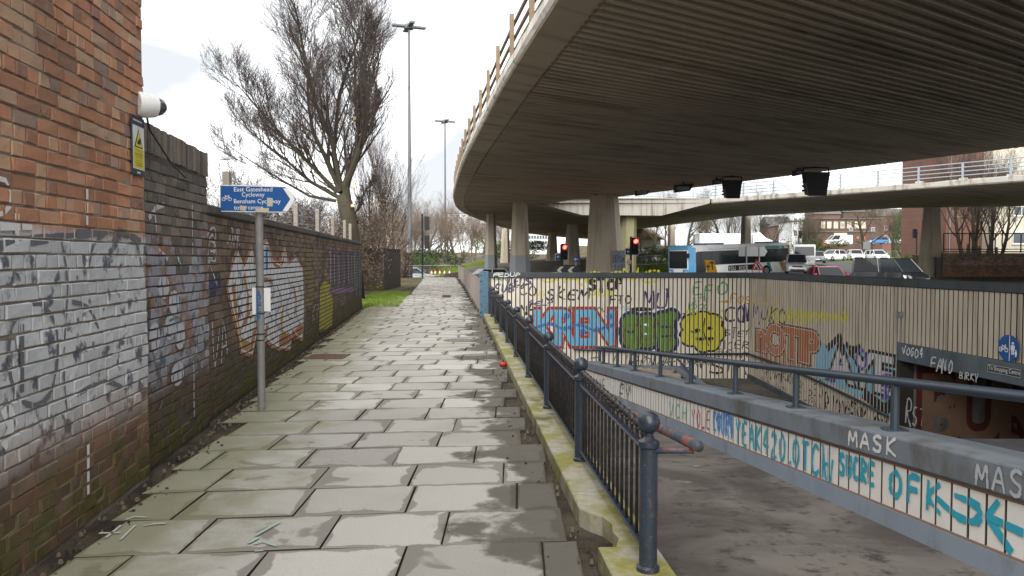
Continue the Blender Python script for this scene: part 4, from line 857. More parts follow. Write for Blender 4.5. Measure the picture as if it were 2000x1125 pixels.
def edge_beam(pts, prof, mat, name, jit=0, parent=None):
    mb = MB(); vs = []; m = len(prof)
    rows = [offs(pts, d) for d, z in prof]
    for i in range(len(pts)):
        for k, (d, z) in enumerate(prof): vs.append((rows[k][i][0], rows[k][i][1], DZ+z+(rr(-jit, jit) if 0 < k < m-1 else 0)))
    mb.add(vs, [(i*m+k, i*m+m+k, i*m+m+k+1, i*m+k+1) for i in range(len(pts)-1) for k in range(m-1)]); return mb.build(name, mat, parent or fo)
def dense(pts, st):
    out = []
    for a, b in zip(pts, pts[1:]):
        k = max(1, int((Vector(b)-Vector(a)).length/st)); out += [(a[0]+(b[0]-a[0])*i/k, a[1]+(b[1]-a[1])*i/k) for i in range(k)]
    return out+[pts[-1]]
LD = dense(LE, .5)
edge_beam(LD, [(-.75, -.001), (-.72, -.07), (-.02, -.055), (.02, -.02)], 'deck_under', 'edge_soffit')
edge_beam(LD, [(.02, -.02), (.07, .06), (.05, .26), (-.02, .33), (-.30, .34), (-.32, .2)], 'deck_edge', 'deck_edge', .022)
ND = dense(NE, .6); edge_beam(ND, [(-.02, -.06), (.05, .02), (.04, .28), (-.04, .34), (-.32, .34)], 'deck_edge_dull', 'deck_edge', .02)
edge_beam(ND, [(-.7, .0), (-.68, -.07), (-.02, -.06)], 'deck_under', 'edge_soffit')
for nm, pts in (('deck_edge', RM), ('deck_edge', RE)): edge_beam(dense(pts, 2), [(-.5, -.002), (-.48, -.06), (.0, -.05), (.03, .3), (-.3, .33)], 'deck_under', nm)
# transverse ribs below the deck, cut to its outline
rd = Vector((.825, .565)); rp = Vector((-.565, .825)); mb = MB()
INN = offs(LE, -.78)+[(19, 112), (15.8, 61)]+RM
c = -6.0
while c < 33:
    # intersect the line p.rp = c with the outline
    hits = []; m = len(INN)
    for i in range(m):
        a, b = Vector(INN[i]), Vector(INN[(i+1) % m]); da, db = a.dot(rp)-c, b.dot(rp)-c
        if da*db < 0: t = da/(da-db); hits.append((a+(b-a)*t).dot(rd))
    hits.sort(); w_ = .165
    for h0, h1 in zip(hits[::2], hits[1::2]):
        h0 += .03; h1 -= .12
        if h1-h0 < .3: continue
        q = [rd*h+rp*(c+o) for h in (h0, h1) for o in (-w_/2, w_/2)]; zz = DZ-.075+rr(-.006, .004); i_ = .03
        qi = [rd*h+rp*(c+o) for h in (h0, h1) for o in (-w_/2+i_, w_/2-i_)]
        vs = [(p.x, p.y, DZ+.01) for p in q]+[(p.x, p.y, zz) for p in qi]
        mb.add(vs, [(4, 5, 7, 6), (0, 4, 6, 2), (1, 3, 7, 5), (0, 1, 5, 4), (2, 6, 7, 3)])
    c += .30
mb.build('soffit_ribs', 'deck_under', fo, kind='stuff')
# wide board joints farther on
mb = MB(); c = 33.0
while c < 75:
    hits = []; m = len(INN)
    for i in range(m):
        a, b = Vector(INN[i]), Vector(INN[(i+1) % m]); da, db = a.dot(rp)-c, b.dot(rp)-c
        if da*db < 0: t = da/(da-db); hits.append((a+(b-a)*t).dot(rd))
    hits.sort()
    for h0, h1 in zip(hits[::2], hits[1::2]):
        if h1-h0 > .6: mb.hexa([(*(rd*h+rp*(c+o)), DZ-.03) for h, o in ((h0, 0), (h1-.1, 0), (h1-.1, .3), (h0, .3))], [(*(rd*h+rp*(c+o)), DZ+.01) for h, o in ((h0, 0), (h1-.1, 0), (h1-.1, .3), (h0, .3))])
    c += rr(.5, .9)
mb.build('soffit_boards', 'deck_under', fo, kind='stuff')
# parapets
def along(pts, step, start=0):
    L_ = 0; nxt = start; out = []
    for a, b in zip(pts, pts[1:]):
        A, B = Vector(a), Vector(b); d = (B-A).length
        while nxt <= L_+d: t = (nxt-L_)/d; out.append((A+(B-A)*t, (B-A).normalized())); nxt += step
        L_ += d
    return out
pb = MB(); pb.cbox((-.055, -.05, .30), (.055, .05, 1.42), .008); pmesh = pb.mesh('parapet_post', 'steel_brown')
ub = MB(); ub.cbox((-.20, -.22, .28), (.20, .10, .46), .03); umesh = ub.mesh('post_block', 'deck_edge')
posts = along(offs(LE, -.06), 2.75, .6)
for p, t in posts:
    rz = math.atan2(t.y, t.x); o = link('parapet_post', pmesh, fo, loc=(p.x, p.y, DZ), rot=(0, 0, rz)); link('post_block', umesh, fo, loc=(p.x+t.y*.1, p.y-t.x*.1, DZ), rot=(0, 0, rz))
for z in (.62, .92, 1.28): mb = MB(); mb.tube([(p[0], p[1], DZ+z) for p in offs(LE, -.16)], .045, 6); mb.build('parapet_rail', 'steel_brown', fo)
mb = MB(); p, t = posts[5]; mb.cbox((p.x+.06, p.y-1.5, DZ+.18), (p.x+.14, p.y-1.42, DZ+.52), .02); mb.build('rusty_strap', 'yellow_rust', fo)
qb = MB(); qb.cbox((-.05, -.05, .30), (.05, .05, 1.35), .006); qmesh = qb.mesh('parapet_post', 'rail_grey')
np_ = offs(NE, -.06)
for p, t in along(np_, 2.6, 1.0):
    rz = math.atan2(t.y, t.x); link('parapet_post', qmesh, fo, loc=(p.x, p.y, DZ), rot=(0, 0, rz)); link('post_block', umesh, fo, loc=(p.x+t.y*.08, p.y-t.x*.08, DZ-.02), rot=(0, 0, rz))
for z in (.58, .82, 1.06, 1.32): mb = MB(); mb.tube([(p[0], p[1], DZ+z) for p in np_], .035, 6); mb.build('parapet_rail', 'rail_grey', fo)
# deeper cross beam at the fork, its rail above
mb = MB(); X = lambda px, py: at(px, py, 61.0)
fp_ = [X(1047, 396), X(1137, 420), X(1292, 421), X(1386, 397), X(1388, 387), X(1046, 386)]
vs = [(p.x, 61.0, p.z) for p in fp_]+[(p.x, 63.5, p.z) for p in fp_]
mb.add(vs, [(0, 1, 2, 3, 4, 5), (11, 10, 9, 8, 7, 6)]+[(k, 6+k, 6+(k+1) % 6, (k+1) % 6) for k in range(6)]); mb.build('cross_beam', 'fascia', fo)
zt = fp_[4].z
for i in range(7): p = X(1195+i*32, 386); mb = MB(); mb.cbox((p.x-.04, 61.1, zt-.01), (p.x+.04, 61.2, zt+.62), .005); mb.build('parapet_post', 'rail_grey', fo)
for z in (.15, .36, .58): mb = MB(); mb.tube([(X(1180, 386).x, 61.15, zt+z), (15.8, 61.15, zt+z)], .03, 6); mb.build('parapet_rail', 'rail_grey', fo)
# columns: tapering hexagonal shafts
def column(px0, px1, pyt, bx0, bx1, zb, label, zt=DZ, mat='column', grey=None, dep=None):
    d = (zt-EYE)*F/(505-pyt) if dep is None else dep
    c0 = at((px0+px1)/2, pyt, d).x; wt = (px1-px0)/F*d; wb_ = (bx1-bx0)/F*d; cb = at((bx0+bx1)/2, 505, d).x
    o = empty('flyover_column', label, 'column', 'columns under the flyover', loc=(cb, d, zb)); mb = MB(); vs = []
    hx = [(-.5, 0), (-.22, -.42), (.28, -.42), (.5, 0), (.25, .42), (-.25, .42)]
    for z, w_, cx in ((-.3, wb_*1.02, 0), (zt-zb-.35, wt, c0-cb), (zt-zb-.02, wt*.93, c0-cb)):
        for a, b in hx: vs.append((cx+a*w_, b*w_, z))
    mb.add(vs, [(r_*6+k, r_*6+(k+1) % 6, r_*6+6+(k+1) % 6, r_*6+6+k) for r_ in (0, 1) for k in range(6)]); mb.build('shaft', mat, o)
    mb = MB(); mb.cbox((c0-cb-wt*.36, -wt*.3, zt-zb-.06), (c0-cb+wt*.36, wt*.3, zt-zb-.002), .01); mb.build('bearing', 'black_metal', o)
    if grey:
        mb = MB(); z1 = grey; zz = zt-zb-.35; w1 = wb_*1.02+(wt-wb_*1.02)*(z1+.3)/(zz+.3); cx1 = (c0-cb)*(z1+.3)/(zz+.3)
        for i in range(5):
            a, b = hx[i], hx[(i+1) % 6]
            if i in (4,): continue
            e_ = 1.012; mb.add([(a[0]*wb_*1.02*e_, a[1]*wb_*1.02*e_, -.3), (b[0]*wb_*1.02*e_, b[1]*wb_*1.02*e_, -.3), (cx1+b[0]*w1*e_, b[1]*w1*e_, z1), (cx1+a[0]*w1*e_, a[1]*w1*e_, z1)], [(0, 1, 2, 3)])
        mb.build('paint_band', 'grey_panel', o)
    return o
column(950, 968, 417, 946, 972, .45, 'slim flyover column with grey painted foot beside the silver car', grey=1.5)
column(1001, 1030, 395, 995, 1036, .35, 'flyover column with grey painted foot next to the broad column', grey=1.5)
cb_ = column(1152, 1208, 381, 1143, 1222, -.3, 'broadest flyover column with a tagged grey panel, by the chevron board')
o_ = cb_; mb = MB(); mb.cbox((.32, -1.18, -.3), (1.22, -1.10, 2.45), .01); gp = mb.build('tagged_panel', 'grey_panel', o_)
GMt = frame((.34, -1.184, 0), (1, 0, 0), (0, -1, 0))
spray('tag', GMt, tagtext('BRIOM', .04, 1.65, .14, .4, .05)+tagtext('TEE', .12, 1.2, .2, .3, .05)+tagtext('OURSA', .04, .55, .14, .4, .05)+tagtext('TW', .1, .1, .2, .3, .05), .003, (.07, .10, .16), o_)
column(980, 994, 446, 977, 996, 1.0, 'dark flyover column far under the deck behind the slim grey-footed one')
column(1071, 1087, 453, 1066, 1090, 1.3, 'farthest dark flyover column beneath the deck fork')
column(1107, 1129, 438, 1100, 1134, 1.0, 'dark flyover column beneath the deck behind the broadest column')
column(1214, 1244, 421, 1206, 1242, -.1, 'greenish mossy column under the cross beam by the speed sign', zt=fp_[1].z, mat='column_moss', dep=62.2)
column(1305, 1318, 440, 1302, 1320, 1.2, 'dark slender column standing behind the bus front')
column(1448, 1467, 422, 1444, 1469, .6, 'column rising behind the bus roof in front of the lorry')
column(1803, 1836, 405, 1792, 1842, -.3, 'pale tapering column beside the black van at the brick boundary wall')
# floodlights hung from the soffit
def flood(px, py, wpx, hpx, d, label, big):
    c = at(px, py, d); w_, h_ = wpx/F*d, hpx/F*d; o = empty('floodlight', label, 'floodlight', 'floodlights under the flyover', loc=(c.x, d, c.z))
    mb = MB()
    if big:
        mb.hexa([(-w_*.38, -.2, -h_*.5), (w_*.38, -.2, -h_*.5), (w_*.36, .35, -h_*.42), (-w_*.36, .35, -h_*.42)], [(-w_*.5, -.25, h_*.38), (w_*.5, -.25, h_*.38), (w_*.5, .4, h_*.40), (-w_*.5, .4, h_*.40)]); mb.build('housing', 'black_metal', o)
        mb = MB(); 
        for s in (-1, 1): mb.tube([(s*w_*.45, .05, 0), (s*w_*.56, .05, h_*.3), (s*w_*.53, .05, h_*.55), (0, .05, h_*.57)], .035, 6)
        mb.tube([(0, .05, h_*.55), (0, .05, DZ-c.z)], .05, 6); mb.build('yoke', 'black_metal', o)
        mb = MB(); 
        for k in range(4): mb.box((-w_*.46+.02*k, .36+.02*k, h_*(-.3+.16*k)), (w_*.46-.02*k, .44+.02*k, h_*(-.22+.16*k)))
        mb.build('cooling_fin', 'black_metal', o)
    else:
        mb.hexa([(-w_*.45, -.25, -h_*.5), (w_*.30, -.25, -h_*.3), (w_*.3, .25, -h_*.3), (-w_*.45, .25, -h_*.5)], [(-w_*.5, -.25, h_*.3), (w_*.5, -.25, h_*.45), (w_*.5, .25, h_*.45), (-w_*.5, .25, h_*.3)]); mb.build('housing', 'black_metal', o)
        mb = MB(); mb.tube([(0, 0, h_*.3), (0, 0, DZ-c.z)], .05, 6); mb.build('bracket', 'black_metal', o)
        mb = MB(); mb.box((-w_*.4, -.26, -h_*.3), (w_*.25, -.252, h_*.1)); mb.build('lens', 'grey_panel', o)
flood(1430, 368, 34, 40, 40.5, 'large black floodlight hanging beside a smaller lamp under the deck edge', True)
flood(1594, 357, 46, 52, 36.5, 'largest black floodlight hanging at the deck edge above the parked van', True)
flood(1400, 355, 15, 12, 41, 'small lamp box hanging just left of the large floodlight', False)
flood(1559, 337, 18, 14, 37, 'small lamp box beside the largest floodlight', False)
flood(1255, 375, 30, 15, 50, 'flat lamp box under the deck nearest the broad column', False)
flood(1335, 367, 38, 18, 44, 'flat lamp box with looped cable under the deck edge', False)
# ---------------------------------------------------------------- dome camera and notice on the brick building
dc = empty('security_camera', 'white dome security camera on the corner of the orange brick wall', 'camera')
q = WM @ Vector((-.075, .0, wall_px(262, 198)[1])); fwd = (NW*.75+TW*.66).normalized()
mb = MB(); mb.tube([q+fwd*a for a in (-.02, .0, .05, .115, .12)], [.085, .09, .092, .078, .07], 20); mb.build('housing', 'white_paint', dc, 40)
mb = MB(); mb.tube([q+fwd*a for a in (.118, .14, .165, .185, .195)], [.066, .064, .052, .03, .004], 18); glossy('dome_glass', (.06, .065, .075), .08); mb.build('dome', 'dome_glass', dc, True)
mb = MB(); mb.tube([q+fwd*.05+Vector((0, 0, -.08)), q+Vector((.02, .1, -.16)), q+Vector((-.05, .6, -.34)), q+Vector((-.1, 1.0, -.42))], .007, 6); mb.build('cable', 'black_metal', dc)
ns = empty('notice', 'tall yellow and white CCTV warning notice on the brick corner', 'sign')
(a0, t0), (a1, b0) = wall_px(252, 222), wall_px(279, 346); a1 = min(a1, .03)
mb = MB(); mb.cbox((a0, .010, b0), (a1, .016, t0), .001, WM); mb.build('plate', 'sign_slate', ns)
hh = t0-b0; ww = a1-a0
R4 = lambda u0, v0, u1, v1: [[(a0+u0*ww, b0+v0*hh), (a0+u1*ww, b0+v0*hh), (a0+u1*ww, b0+v1*hh), (a0+u0*ww, b0+v1*hh)]]
spray('white_panel', WM, R4(.05, .10, .95, .84), .0172, (.62, .64, .66), ns); spray('yellow_panel', WM, R4(.10, .12, .90, .46), .0184, (.60, .52, .03), ns)
tri = lambda m, b: [[(a0+(.5-m)*ww, b0+(.47+b)*hh), (a0+(.5+m)*ww, b0+(.47+b)*hh), (a0+.5*ww, b0+(.80-b*1.6)*hh)]]
spray('triangle_edge', WM, tri(.34, 0), .0184, (.02, .02, .02), ns); spray('triangle', WM, tri(.26, .018), .0196, (.60, .50, .02), ns)
spray('camera_symbol', WM, R4(.38, .53, .62, .59)+R4(.48, .57, .66, .63), .0208, (.02, .02, .02), ns)
spray('lettering', WM, sum([R4(.5-w_/2, v-.004, .5+w_/2, v+.005) for v, w_ in ((.43, .6), (.405, .5), (.37, .66), (.35, .6), (.33, .64), (.30, .5), (.25, .55), (.21, .6), (.185, .4), (.16, .5))], []), .0196, (.25, .22, .05), ns)
spray('heading', WM, R4(.1, .91, .8, .94)+R4(.35, .03, .62, .06), .0172, (.5, .5, .5), ns)
# ---------------------------------------------------------------- cycleway sign post
pB = gz(511, 800, 0); ps = empty('signpost', 'grey post with blue cycleway direction sign and torn stickers', 'sign', loc=(pB.x, pB.y, 0)); d = pB.y
wpost = 15/F*d; top = at(508, 415, d).z
mb = MB(); mb.lathe([(wpost/2, -.05), (wpost/2, top)], 14); mb.build('pole', 'post_grey', ps, 35)
P = lambda px, py: (at(px, py, d).x-pB.x, at(px, py, d).z)
ol = [P(434, 362), P(562, 365), P(584, 390), P(562, 416), P(434, 414)]
def plate(pts, y0, y1, mat, nm, par):
    mb = MB(); k = len(pts); mb.add([(a, y0, b) for a, b in pts]+[(a, y1, b) for a, b in pts], [list(range(k)), list(range(k, 2*k))[::-1]]+[(i, k+i, k+(i+1) % k, (i+1) % k) for i in range(k)]); return mb.build(nm, mat, par)
yb_ = -wpost/2-.03; bdp = plate(ol, yb_, yb_+.012, 'sign_white', 'sign_plate', ps)
cx, cz_ = P(505, 390); inn = [(cx+(a-cx)*.975, cz_+(b-cz_)*.93) for a, b in ol]; plate(inn, yb_-.002, yb_, 'sign_blue', 'blue_face', ps)
SM = frame((0, yb_-.002, 0), (1, 0, 0), (0, -1, 0)); spray('chevron', SM, [[P(557, 369), P(566, 369), P(580, 390), P(571, 390)], [P(571, 390), P(580, 390), P(566, 413), P(556, 413)]], .0015, (.68, .68, .67), ps)
def put(txt, px, py, hpx, mtx, par, c, wpx=None, off=.0015):
    t = fonttris(txt, 1); a, b = textwidth(t); k = hpx/F*d/.72; kx = k if wpx is None else (wpx/F*d)/(b-a); u, v = P(px, py); spray('lettering', mtx, [[(u+(x-a)*kx, v+y*k) for x, y in q] for q in t], off, c, par)
W_ = (.70, .70, .69)
put('East Gateshead', 462, 375, 8.5, SM, ps, W_, 74); put('Cycleway', 477, 385, 8.5, SM, ps, W_, 44); put('Bensham Cycleway', 462, 398, 8.5, SM, ps, W_, 90); put('town centre', 462, 410, 8.5, SM, ps, W_, 56)
u, v = P(442, 390); spray('bicycle_symbol', SM, bicycle(u, v, 15/F*d*.75, .004), .0015, W_, ps)
for st_ in ([P(526, 387), P(537, 388), P(537, 404), P(526, 404)], [P(474, 402), P(488, 404), P(484, 413), P(473, 411)], [P(503, 408), P(530, 407), P(529, 416), P(504, 415)]): spray('torn_sticker', SM, [st_], .003, (.42, .38, .30), ps)
for x0, x1, y0, y1 in ((494, 501, 562, 614), (517, 529, 562, 608)): mb = MB(); a, b = P(x0, y1), P(x1, y0); mb.box((a[0], -.02, a[1]), (b[0], -.012, b[1])); mb.build('paper_notice', 'sign_white', ps)
mb = MB(); PS = frame((0, -wpost/2-.001, 0), (1, 0, 0), (0, -1, 0)); h_ = []
for i, ch in enumerate('AGEV'): h_ += tagtext(ch, -.022, P(0, 580+i*14)[1], .045, .07, .012)
spray('tag', PS, h_, .001, (.03, .10, .28), ps)
for py in (560, 612, 652, 664): mb = MB(); z = P(0, py)[1]; mb.lathe([(wpost/2+.004, z-.006), (wpost/2+.004, z+.006)], 14); mb.build('band', 'black_metal', ps)
# ---------------------------------------------------------------- vehicles
glossy('car_glass', (.02, .024, .028), .09); M['car_glass'].node_tree.nodes['Principled BSDF'].inputs['Specular IOR Level'].default_value = .25; plain('tyre', (.015, .015, .016), .85); plain('rim', (.34, .35, .36), .35, .7); plain('trim', (.02, .02, .022), .6)
glossy('head_lamp', (.62, .66, .70), .15); glossy('tail_lamp', (.35, .02, .02), .2); plain('plate_yellow', (.62, .5, .05), .5); plain('plate_white', (.7, .7, .68), .5)
for nm, c in (('silver', (.42, .45, .48)), ('white', (.74, .75, .76)), ('black', (.012, .013, .016)), ('red', (.28, .02, .03)), ('dark_grey', (.10, .11, .12)), ('sky_blue', (.08, .32, .60)), ('mid_blue', (.05, .14, .32)), ('teal', (.02, .25, .22)), ('ochre', (.42, .20, .02)), ('pale_grey', (.52, .53, .53))): glossy('car_'+nm, c, .28, .1 if nm == 'silver' else 0, .6)
def loft(mb, secs):                             # secs: list of rings of equal length
    n = len(secs[0]); o = [v for s in secs for v in s]
    mb.add(o, [(i*n+k, i*n+(k+1) % n, i*n+n+(k+1) % n, i*n+n+k) for i in range(len(secs)-1) for k in range(n)]+[list(range(n))[::-1], list(range((len(secs)-1)*n, len(secs)*n))])
def car(px, pybase_z, d, heading, col, kind, label, L_=4.2, W=1.78, H=1.48, lights=False, group='vehicles on the roads', name='car', zoff=0):
    """car whose centre stands at pixel column px, distance d; heading = direction of travel in degrees from +X"""
    x = (px-1000)/F*d; z = pybase_z; o = empty(name, label, {'van': 'van', 'truck': 'truck'}.get(kind, 'car'), group, loc=(x, d, z), rz=R(heading))
    h = W/2
    P_ = {'hatch': dict(hood=.30, ws=.28, rf=.44, rr=.86, tb=.985, belt=.62), 'estate': dict(hood=.28, ws=.27, rf=.42, rr=.93, tb=.99, belt=.60), 'suv': dict(hood=.27, ws=.25, rf=.38, rr=.92, tb=.99, belt=.60), 'van': dict(hood=.20, ws=.15, rf=.30, rr=.985, tb=.995, belt=.56), 'saloon': dict(hood=.30, ws=.29, rf=.44, rr=.74, tb=.88, belt=.62)}[kind]
    belt = H*P_['belt']; hood = belt*(.93 if kind != 'van' else .98); gc = .19
    X = lambda f: L_/2-f*L_
    def ring(xx, hw, z0, z1, r=.1): return [(xx, -hw+r*.3, z0), (xx, -hw, z0+.12), (xx, -hw*1.0, (z0+z1)/2), (xx, -hw*.96, z1-r*.6), (xx, -hw*.86, z1), (xx, hw*.86, z1), (xx, hw*.96, z1-r*.6), (xx, hw, (z0+z1)/2), (xx, hw, z0+.12), (xx, hw-r*.3, z0)]
    mb = MB(); loft(mb, [ring(X(.0), h*.80, .30, hood*.66), ring(X(.02), h*.90, .22, hood*.80), ring(X(.09), h*.98, gc, hood*.92), ring(X(P_['ws']), h, gc, belt), ring(X(.55), h, gc, belt), ring(X(.88), h*.99, gc, belt*1.02), ring(X(.97), h*.93, .24, belt*1.0), ring(X(1), h*.86, .32, belt*.92)])
    mb.build('body', col, o, 40)
    mb = MB(); rw = h*.74; rz = H
    def cring(xx, hw, z): return [(xx, -hw, z), (xx, hw, z)]
    b0, b1, r0, r1 = X(P_['ws']-.02), X(P_['tb']-.015), X(P_['rf']), X(P_['rr']); zb = belt-.03
    vs = [(b0, -h*.88, zb), (b0, h*.88, zb), (b1, h*.88, zb), (b1, -h*.88, zb), (r0, -rw, rz-.04), (r0, rw, rz-.04), (r1, rw, rz-.05), (r1, -rw, rz-.05)]
    mb.hexa(vs[:4], vs[4:]); mb.build('glazing', 'car_glass', o)
    mb = MB(); rm = [(r0+.03, -rw*1.01, rz-.055), (r0+.03, rw*1.01, rz-.055), (r1-.04, rw*1.01, rz-.06), (r1-.04, -rw*1.01, rz-.06)]; mb.hexa(rm, [(a*.97, b*.86, rz) for a, b, c in rm])
    V = [Vector(v) for v in vs]
    def bar_(a, b, w_=.05): mb.tube([a, b], w_, 4)
    for s_ in (0, 1):
        bar_(V[0+s_], V[4+s_], .035); bar_(V[3-s_], V[7-s_], .06 if kind != 'van' else .1); f = .5
        bar_(V[0+s_].lerp(V[3-s_], .46), V[4+s_].lerp(V[7-s_], .40), .04)
        if kind == 'van':
            A, B, C_, D_ = V[0+s_].lerp(V[3-s_], .40), V[3-s_], V[7-s_], V[4+s_].lerp(V[7-s_], .33); s2 = -1 if s_ == 0 else 1
            mb.add([p+Vector((0, s2*.012, 0)) for p in (A, B, C_, D_)], [(0, 1, 2, 3)])
    mb.build('roof', col, o)
    for fx in (.185, .80):
        for s_ in (-1, 1):
            r = .33 if kind in ('van', 'suv') else .31; mb = MB(); mb.tube([(X(fx), s_*(h-.20), r), (X(fx), s_*(h+.012), r)], r, 18); wh = mb.build('wheel', 'tyre', o, 35)
            mb = MB(); mb.tube([(X(fx), s_*(h+.0), r), (X(fx), s_*(h+.022), r)], r*.62, 14); mb.build('rim', 'rim', wh, 35)
    for s_ in (-1, 1):
        mb = MB(); mb.hexa([(X(.012), s_*h*.52, hood*.56), (X(.012), s_*h*.84, hood*.56), (X(.08), s_*h*.99, hood*.60), (X(.08), s_*h*.6, hood*.60)], [(X(.02), s_*h*.52, hood*.73), (X(.03), s_*h*.86, hood*.76), (X(.11), s_*h*1.0, hood*.82), (X(.09), s_*h*.6, hood*.80)]); mb.build('headlight', 'head_lamp', o)
        mb = MB(); mb.box((X(1.004), s_*h*.60-.09, belt*.62), (X(.975), s_*h*.80+.05, belt*.92)); mb.build('tail_light', 'tail_lamp', o)
        mb = MB(); mb.cbox((X(P_['ws']+.03)-.05, s_*(h+.10)-.07, belt), (X(P_['ws']+.03)+.07, s_*(h+.10)+.07, belt+.13), .02); mb.build('mirror', col if kind != 'van' else 'trim', o)
    mb = MB(); mb.cbox((X(.008), -h*.62, .26), (X(-.004), h*.62, .42), .01); mb.cbox((X(.01), -h*.45, hood*.60), (X(-.001), h*.45, hood*.72), .01); mb.build('grille', 'trim', o)
    mb = MB(); mb.box((X(-.005), -.26, .42), (X(-.008), .26, .53)); mb.build('number_plate', 'plate_white', o); mb = MB(); mb.box((X(1.006), -.26, .62), (X(1.003), .26, .73)); mb.build('number_plate', 'plate_yellow', o)
    return o
car(808, -.78, 76, 12, 'car_silver', 'hatch', 'silver hatchback on the road beyond the footpath end', 4.3)
car(800, -.75, 84, 188, 'car_black', 'hatch', 'dark car behind the silver hatchback, on the road beyond the path end', 4.2, H=1.45)
car(946, HT(-2.2, 62)-.05 if False else -.72, 62, 200, 'car_silver', 'hatch', 'pale silver car by the guard rail next to the blue end post', 4.3, H=1.5)
car(1555, .28, 67, 252, 'car_silver', 'suv', 'silver people carrier queuing behind the bus', 4.5, 1.8, 1.72)
car(1595, 1.05, 92, 250, 'car_dark_grey', 'saloon', 'dark grey saloon partly hidden behind the white flatbed truck', 4.5, 1.8, 1.44)
car(1626, 1.32, 107, 212, 'car_white', 'hatch', 'white hatchback seen from its side in the queue', 4.25, 1.8, 1.5)
car(1670, 1.38, 110, 258, 'car_white', 'hatch', 'white hatchback facing the junction with dark lower grille', 4.3, 1.82, 1.5)
car(1712, 1.32, 108, 268, 'car_white', 'estate', 'white estate car facing the junction beside the grey sign', 4.6, 1.82, 1.5)
car(1615, -.33, 48, 268, 'car_red', 'saloon', 'dark red car seen over the coping of the retaining wall', 4.3, 1.75, 1.45)
car(1738, -.33, 51, 291, 'car_black', 'van', 'black van beside the pale column beyond the retaining wall', 4.9, 1.95, 1.95, name='van')
car(1636, 4.2, 150, 182, 'car_white', 'van', 'white panel van parked in front of the boarded-up building', 5.0, 1.9, 1.95, name='van')
car(1712, 4.4, 152, 184, 'car_mid_blue', 'hatch', 'blue car parked under the spreading tree by the boarded-up building', 4.2)
car(1738, 4.5, 155, 182, 'car_pale_grey', 'hatch', 'pale car parked beside the blue one under the spreading tree', 4.2)
car(1252, .95, 110, 182, 'car_pale_grey', 'hatch', 'pale car passing beyond the mossy column', 4.2)
car(1532, 4.5, 165, 182, 'car_white', 'hatch', 'white car parked by the red brick house', 4.0)
# flatbed truck behind the people carrier
tk = empty('flatbed_truck', 'white flatbed truck with tall cab behind the silver people carrier', 'truck', loc=((1570-1000)/F*78, 78, .5), rz=R(250))
mb = MB(); loft(mb, [[(x, -y, z0), (x, y, z0), (x, y, z1), (x, y*.92, z1+.06), (x, -y*.92, z1+.06), (x, -y, z1)] for x, y, z0, z1 in ((3.0, .9, .5, 1.15), (2.85, 1.0, .4, 1.35), (2.2, 1.02, .4, 2.25), (2.0, 1.02, .4, 2.42), (1.0, 1.02, .4, 2.45))]); mb.build('cab', 'car_white', tk, 35)
mb = MB(); mb.hexa([(2.90, -.9, 1.42), (2.90, .9, 1.42), (2.80, .9, 1.42), (2.80, -.9, 1.42)], [(2.33, -.88, 2.26), (2.33, .88, 2.26), (2.1, .88, 2.26), (2.1, -.88, 2.26)])
for s_ in (-1, 1): mb.add([(2.6, s_*1.025, 1.4), (1.3, s_*1.025, 1.4), (1.3, s_*1.025, 2.15), (2.2, s_*1.025, 2.15)], [(0, 1, 2, 3)])
mb.build('windscreen', 'car_glass', tk); mb = MB(); mb.cbox((-3.2, -1.05, .85), (.95, 1.05, 1.0), .02); mb.cbox((-3.2, -1.05, 1.0), (-3.12, 1.05, 1.4), .01); mb.cbox((-3.2, 1.0, 1.0), (.9, 1.05, 1.35), .01); mb.cbox((-3.2, -1.05, 1.0), (.9, -1.0, 1.35), .01); mb.build('flat_bed', 'car_pale_grey', tk)
for x in (2.1, -2.0):
    for s_ in (-1, 1): mb = MB(); mb.tube([(x, s_*.8, .4), (x, s_*1.03, .4)], .4, 16); mb.build('wheel', 'tyre', tk, 35)
# bus: local x = forwards (towards the left of the picture), near side at local +y facing the camera
A, B = Vector((14.3, 66.0)), Vector((25.2, 72.2)); fw = (A-B).normalized(); BLn = (A-B).length; mid = (A+B)/2
bus = empty('bus', 'single decker bus in white, blue, green and ochre waiting beyond the retaining wall', 'bus', loc=(mid.x, mid.y, -.05), rz=math.atan2(fw.y, fw.x)); bus.rotation_euler = (0, R(1.9), math.atan2(fw.y, fw.x))
hb, HB = 1.25, 2.95; hl = BLn/2
mb = MB()
def bring(x, w_, z0, z1): return [(x, -w_, z0), (x, -w_, z1-.25), (x, -w_*.9, z1), (x, w_*.9, z1), (x, w_, z1-.25), (x, w_, z0)]
loft(mb, [bring(hl, hb*.93, .35, 2.6), bring(hl-.12, hb, .3, 2.86), bring(hl-.5, hb, .28, HB), bring(-hl+.4, hb, .28, HB), bring(-hl+.1, hb, .3, 2.8), bring(-hl, hb*.94, .4, 2.6)]); mb.build('body', 'car_white', bus, 35)
def side(nm, mat, x0, x1, z0, z1, o_=.012, s_=1, cut=None):
    mb = MB(); pts = cut or [(x0, z0), (x1, z0), (x1, z1), (x0, z1)]; mb.add([(x, s_*(hb+o_), z) for x, z in pts], [list(range(len(pts)))]); return mb.build(nm, mat, bus)
